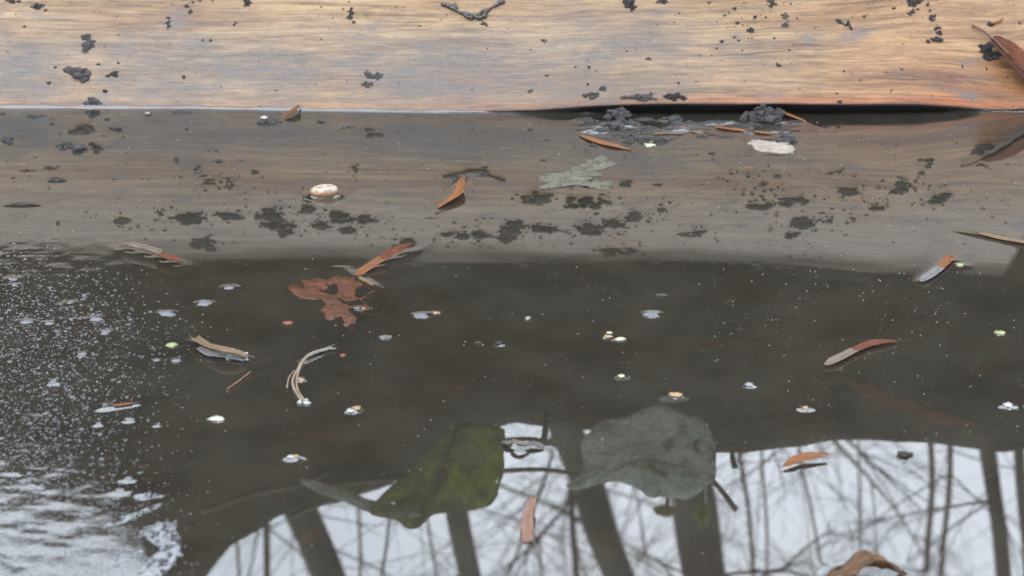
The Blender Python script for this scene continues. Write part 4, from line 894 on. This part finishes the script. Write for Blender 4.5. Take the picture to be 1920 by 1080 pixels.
# ------------------------------------------------------------------ plants over the far side, seen mirrored
def broad_leaf(label, poly, centre, mat, Y, lean, amp, ribs, stalk, group='broad leaves hanging over the water', axis=None):
    """outline as mirrored in the water; a real blade at depth Y leaning back by lean (metres per metre)"""
    def P(px, py):
        q = R(px, py, Y); z0 = R(centre[0], centre[1], Y).z
        return R(px, py, Y+(q.z-z0)*lean)
    out = catmull([P(*p) for p in poly], 5, True); c = P(*centre); V = []; F = []; UVs = []; n = len(out); rings = [1, .88, .74, .6, .46, .32, .18, .05]
    ext = max((p-c).length for p in out); nrm = (out[n//3]-c).cross(out[0]-c).normalized()
    if axis: ax = (P(*axis[1])-P(*axis[0])).normalized(); bx = ax.cross(nrm).normalized(); fold = .35
    for r in rings:
        for i, p in enumerate(out):
            d = (p-c)*r; ang = i/n*2*math.pi
            h = amp*(.6*math.cos(ang*ribs)*r+mnoise.noise(Vector((d.x*40, d.z*40, 2)))*.8*r)-amp*1.2*r*r
            if axis:
                h = amp*1.5*mnoise.noise(Vector((d.x*25, d.z*25, 6)))-fold*abs(d.dot(bx))+amp*.5*math.sin((d.dot(ax)-.6*abs(d.dot(bx)))*300)*abs(d.dot(bx))/ext
                UVs.append((.5+d.dot(ax)/ext*.5, d.dot(bx)/ext))
            else:
                h += amp*.7*mnoise.noise(Vector((d.x*110, d.z*110, 9)))*r
                UVs.append((r, math.sin(ang*ribs*.5)))
            V.append(c+d+nrm*h)
    for k in range(len(rings)-1):
        for i in range(n): j = (i+1) % n; F.append((k*n+i, k*n+j, (k+1)*n+j, (k+1)*n+i))
    F.append(tuple((len(rings)-1)*n+i for i in range(n)))
    o = link('blade', mesh(V, F, True, UVs), mat); md = o.modifiers.new('thickness', 'SOLIDIFY'); md.thickness = .0005
    pts = [R(px, py, Y+dy) for px, py, dy in stalk]; foot = R(stalk[-1][0], min(q[1] for q in poly)+4, BANK_Y-.04); pts = pts[:1]+[R(stalk[1][0], stalk[1][1], Y+.04)]
    V = []; F = []; l = catmull(pts+[foot], 6); tube(V, F, l, .0022, 6); st = link('stalk', mesh(V, F), simple('green_stalk', (.05, .05, .02), (.09, .085, .04), 40, .5))
    vs = []
    root = leaf_thing('broad_leaf', label, 'leaf', foot, [o, st], group)
    vv = []; ff = []
    for k in range(ribs if not axis else 0):
        p = out[int(n*(k+.5)/ribs) % n]; tube(vv, ff, [c+nrm*-.0004, c+(p-c)*.5+nrm*(-amp*.3-.0004), c+(p-c)*.93+nrm*(-amp*1.0)], [.0014, .001, .0005], 5)
    if axis: tube(vv, ff, [P(*axis[0])-nrm*.003, c-nrm*.0006, P(*axis[1])-nrm*.001], [.0016, .0014, .0006], 6)
    child(link('veins', mesh(vv, ff), mat), root)
    return root
M_green = leaf_material('green_hanging_leaf', (.03, .055, .010), (.13, .19, .025), None, .3, .6, (1.3, .9), (.62, .70, .05), True)
M_grey = leaf_material('grey_green_leaf', (.30, .35, .32), (.75, .82, .75), None, .3, .6, (1.7, .9), (.70, .79, .71), True)
LY = .78
broad_leaf('pointed green leaf hanging over the water, seen in the reflection', [(690, 928), (735, 890), (790, 850), (850, 795), (900, 786), (945, 784), (940, 815), (946, 850), (938, 885), (925, 917), (870, 944), (815, 958), (782, 986), (762, 984), (740, 958), (712, 945)], (830, 880), M_green, LY, .25, .004, 7, [(830, 880, .004), (870, 830, .02), (930, 740, .06)], axis=((855, 795), (765, 985)))
broad_leaf('slender pale leaf edge left of the green hanging leaf in the reflection', [(560, 897), (590, 898), (640, 915), (700, 932), (745, 942), (790, 958), (760, 966), (700, 955), (640, 935), (590, 915)], (670, 932), M_grey, LY-.01, .2, .002, 5, [(670, 932, .004), (640, 920, .03), (600, 895, .08)])
broad_leaf('grey green heart shaped leaf hanging over the water, seen in the reflection', [(1062, 915), (1092, 872), (1090, 820), (1125, 785), (1180, 765), (1255, 755), (1312, 776), (1338, 815), (1341, 872), (1330, 906), (1292, 930), (1235, 936), (1190, 915), (1120, 903)], (1200, 862), M_grey, LY-.02, .3, .006, 9, [(1200, 862, .004), (1200, 810, .03), (1195, 740, .08)])
broad_leaf('small yellow leaf dangling before the thick trunk in the reflection', [(1225, 958), (1245, 952), (1270, 958), (1262, 968), (1238, 970)], (1248, 960), leaf_material('yellow_leaf', (.26, .20, .02), (.34, .26, .03), None, .4, .5, (1.2, .4), (.4, .3, .03)), LY+.1, .2, .001, 5, [(1248, 960, .0), (1255, 930, .03), (1262, 840, .08)])
broad_leaf('small lobed green leaf dangling before the thick trunk in the reflection', [(1296, 970), (1306, 952), (1318, 948), (1330, 958), (1328, 978), (1312, 990), (1306, 980)], (1314, 968), M_green, LY+.1, .2, .001, 5, [(1314, 968, .0), (1318, 900, .03), (1320, 840, .08)])
def hanging_twig(label, pts, rad, Y, mat='bark'):
    V = []; F = []; l = catmull([R(px, py, Y+dy) for px, py, dy in pts], 6); tube(V, F, l, [rad*(1.2-.5*i/len(l)) for i in range(len(l))], 6)
    o = link('bare_twig', mesh(V, F), M[mat]); reloc(o, l[0]); tag(o, label, 'twig', 'thin bare twigs over the water')
hanging_twig('thin twig crossing between the two hanging leaves in the reflection', [(620, 905, .05), (760, 893, .05), (900, 886, .06), (1000, 882, .06), (1060, 888, .06), (1110, 900, .07), (1160, 870, .1), (1170, 760, .2)], .0028, .8)
hanging_twig('dark stick below the grey green hanging leaf in the reflection', [(1378, 962, 0), (1345, 920, .01), (1322, 893, .02), (1300, 850, .1), (1290, 780, .2)], .0030, .8)
hanging_twig('short dark stub on the crest in the reflection', [(1378, 880, 0), (1374, 862, .01), (1372, 830, .03)], .0035, 1.0)
hanging_twig('long slanting twig at the left of the reflection', [(380, 960, 0), (470, 925, .02), (560, 905, .02), (620, 880, .1)], .0035, .85)
hanging_twig('lower slanting pale twig at the left of the reflection', [(540, 965, 0), (600, 940, .02), (660, 925, .02), (720, 880, .1)], .0028, .85, 'bark2')
hanging_twig('upright twig right of the winged seed in the reflection', [(1018, 835, 0), (1022, 810, .01), (1024, 770, .04)], .004, .95)

# ------------------------------------------------------------------ bare trees behind the bank, seen mirrored
def bez(a, b, c, n): return [(a*(1-t)**2+b*2*t*(1-t)+c*t*t) for t in [i/(n-1) for i in range(n)]]
def tree(label, px0, py0, px1, py1, wpx, Y, seed=0, twigs=40, mat='bark', lean_top=0.0, thin=1.0):
    rnd = random.Random(seed); p0 = R(px0, py0, Y); p1 = R(px1, py1, Y)
    s = (p0-W(px0, py0)).length+(W(px0, py0)-CAM).length; r0 = wpx*.5*s/FPX
    d = (p1-p0)/max(.2, (p1.z-p0.z)); base = p0-d*(p0.z-.25); base.z = .22
    pts = []
    for k in range(22):
        z = .22+(k/21)**1.1*9.0; q = base+d*(z-.22)
        fade = min(1, max(0, (z-p1.z)/4)); q = q+Vector((lean_top*fade*fade, 0, 0))+Vector((.05*r0*20*mnoise.noise(Vector((z*.5, seed, 0))), .05*mnoise.noise(Vector((z*.4, 7, seed))), 0))*(1 if wpx < 25 else .6)
        pts.append(Vector((q.x, q.y, z)))
    rad = [r0*(1.35-.35*min(1, p.z/p0.z) if p.z < p0.z else max(.12, 1-(p.z-p0.z)/8.5)) for p in pts]
    V = []; F = []; fine = catmull(pts, 3); tube(V, F, fine, list(np.interp(np.linspace(0, 1, len(fine)), np.linspace(0, 1, len(rad)), rad)), 9)
    root = empty('bare_tree', base); tag(root, label, 'tree', 'bare woodland trees mirrored in the water')
    child(link('trunk', mesh(V, F), M[mat]), root)
    V = []; F = []
    def branch(p, d, L, r, lev):
        side = Vector((rnd.uniform(-1, 1), rnd.uniform(-1, 1), rnd.uniform(-.4, .7)))
        q = bez(p, p+d*L*.5+side*L*.14, p+d*L+side*L*.1+Vector((0, 0, rnd.uniform(-.1, .25)*L)), 5); tube(V, F, q, [r*(1-.6*i/4) for i in range(5)], 5, False)
        if lev < 2:
            for k in range(rnd.choice((2, 3, 3)) if lev else 4):
                t = rnd.uniform(.3, 1); i = min(3, int(t*4)); pp = q[i].lerp(q[i+1], t*4-i); nd = (d+Vector((rnd.uniform(-1, 1), rnd.uniform(-.7, .7), rnd.uniform(-.35, .8)))*.85).normalized()
                branch(pp, nd, L*rnd.uniform(.4, .7), r*.55, lev+1)
    for k in range(int(twigs*.6)):
        z = rnd.uniform(max(.6, p0.z*.45), 7.5) if rnd.random() < .5 else rnd.uniform(p0.z*.7, p1.z*1.25)
        i = int(np.searchsorted([p.z for p in fine], z)); i = min(max(1, i), len(fine)-1); a = rnd.uniform(0, 6.28)
        dd = Vector((math.cos(a), math.sin(a)*.8, rnd.uniform(.1, 1.1))).normalized()
        rr = float(np.interp(z, [p.z for p in pts], rad))
        branch(fine[i], dd, rnd.uniform(.5, 1.5)*thin*max(.6, Y/6), min(rr*.35, rnd.uniform(.004, .014)*Y/6*thin), 0)
    child(link('crown', mesh(V, F, False), M['bark' if rnd.random() < .5 else 'bark2']), root)
    return root
tree('thick dark leaning trunk below the grey green leaf in the reflection', 1092, 880, 1160, 1070, 64, 5.5, 1, 12)
tree('thickest dark trunk right of the leaning trunk in the reflection', 1285, 930, 1308, 1075, 84, 5.0, 2, 12)
tree('mid sized dark trunk left of the pink leaf in the reflection', 862, 950, 886, 1075, 46, 6.0, 3, 10)
tree('straight dark trunk near the right edge of the reflection', 1852, 835, 1878, 1075, 32, 8.0, 4, 16)
tree('slim brown trunk left of the straight dark trunk, nearer to it', 1783, 835, 1768, 1075, 11, 9.0, 5, 24, 'bark2')
tree('slim brown trunk left of the straight dark trunk, farther from it', 1746, 835, 1738, 1075, 12, 9.5, 6, 24, 'bark2')
tree('thin trunk between the pink leaf and the leaning trunk in the reflection', 1076, 965, 1082, 1075, 13, 8.0, 7, 14)
tree('broad dark trunk at lower left of the reflection', 558, 960, 606, 1075, 62, 4.5, 8, 6)
tree('thin grey trunk left of the broad dark trunk in the reflection', 499, 970, 498, 1075, 13, 7.5, 9, 12)
tree('very thin sapling under the green hanging leaf in the reflection', 728, 970, 718, 1075, 6, 5.0, 10, 4, 'bark', 0, .5)
tree('thin trunk cut by the right edge of the reflection', 1906, 840, 1924, 1075, 20, 7.5, 11, 12)
for k, (px, w_, Y) in enumerate([(1385, 9, 11), (1430, 6, 12), (1500, 6, 10.5), (1610, 5, 12), (780, 6, 12), (660, 7, 11), (440, 7, 10)]):
    tree('slender sapling in the tangle of bare twigs mirrored in the water', px, 850, px+random.uniform(5, 45), 1075, w_, Y, 30+k, 26, random.choice(('bark', 'bark2')), random.uniform(-.5, .5))

# labels that single out look-alikes by the landmark they lie nearest to
ORD = ['nearest', 'second nearest', 'third nearest', 'fourth nearest', 'fifth nearest', 'sixth nearest', 'seventh nearest', 'eighth nearest', 'ninth nearest', 'tenth nearest', 'eleventh nearest', 'twelfth nearest', 'thirteenth nearest', 'fourteenth nearest', 'fifteenth nearest', 'sixteenth nearest', 'seventeenth nearest', 'eighteenth nearest']
bins = {}
for (o, px, py, phrase, marks) in RANK:
    d, m = min((math.hypot(px-x, py-y), k) for k, (x, y) in marks.items()); bins.setdefault((phrase, m), []).append((d, o.name, o))
for (phrase, m), lst in bins.items():
    for i, (d, nm, o) in enumerate(sorted(lst)): o['label'] = '%s %s to %s' % (phrase, ORD[min(i, len(ORD)-1)], m)
saps = sorted([o for o in C.objects if str(o.get('label', '')).startswith('slender sapling')], key=lambda o: o.location.x/o.location.y)
for i, o in enumerate(saps): o['label'] = 'slender sapling mirrored in the water, %s from the left of the thin ones' % ['first', 'second', 'third', 'fourth', 'fifth', 'sixth', 'seventh', 'eighth'][i]
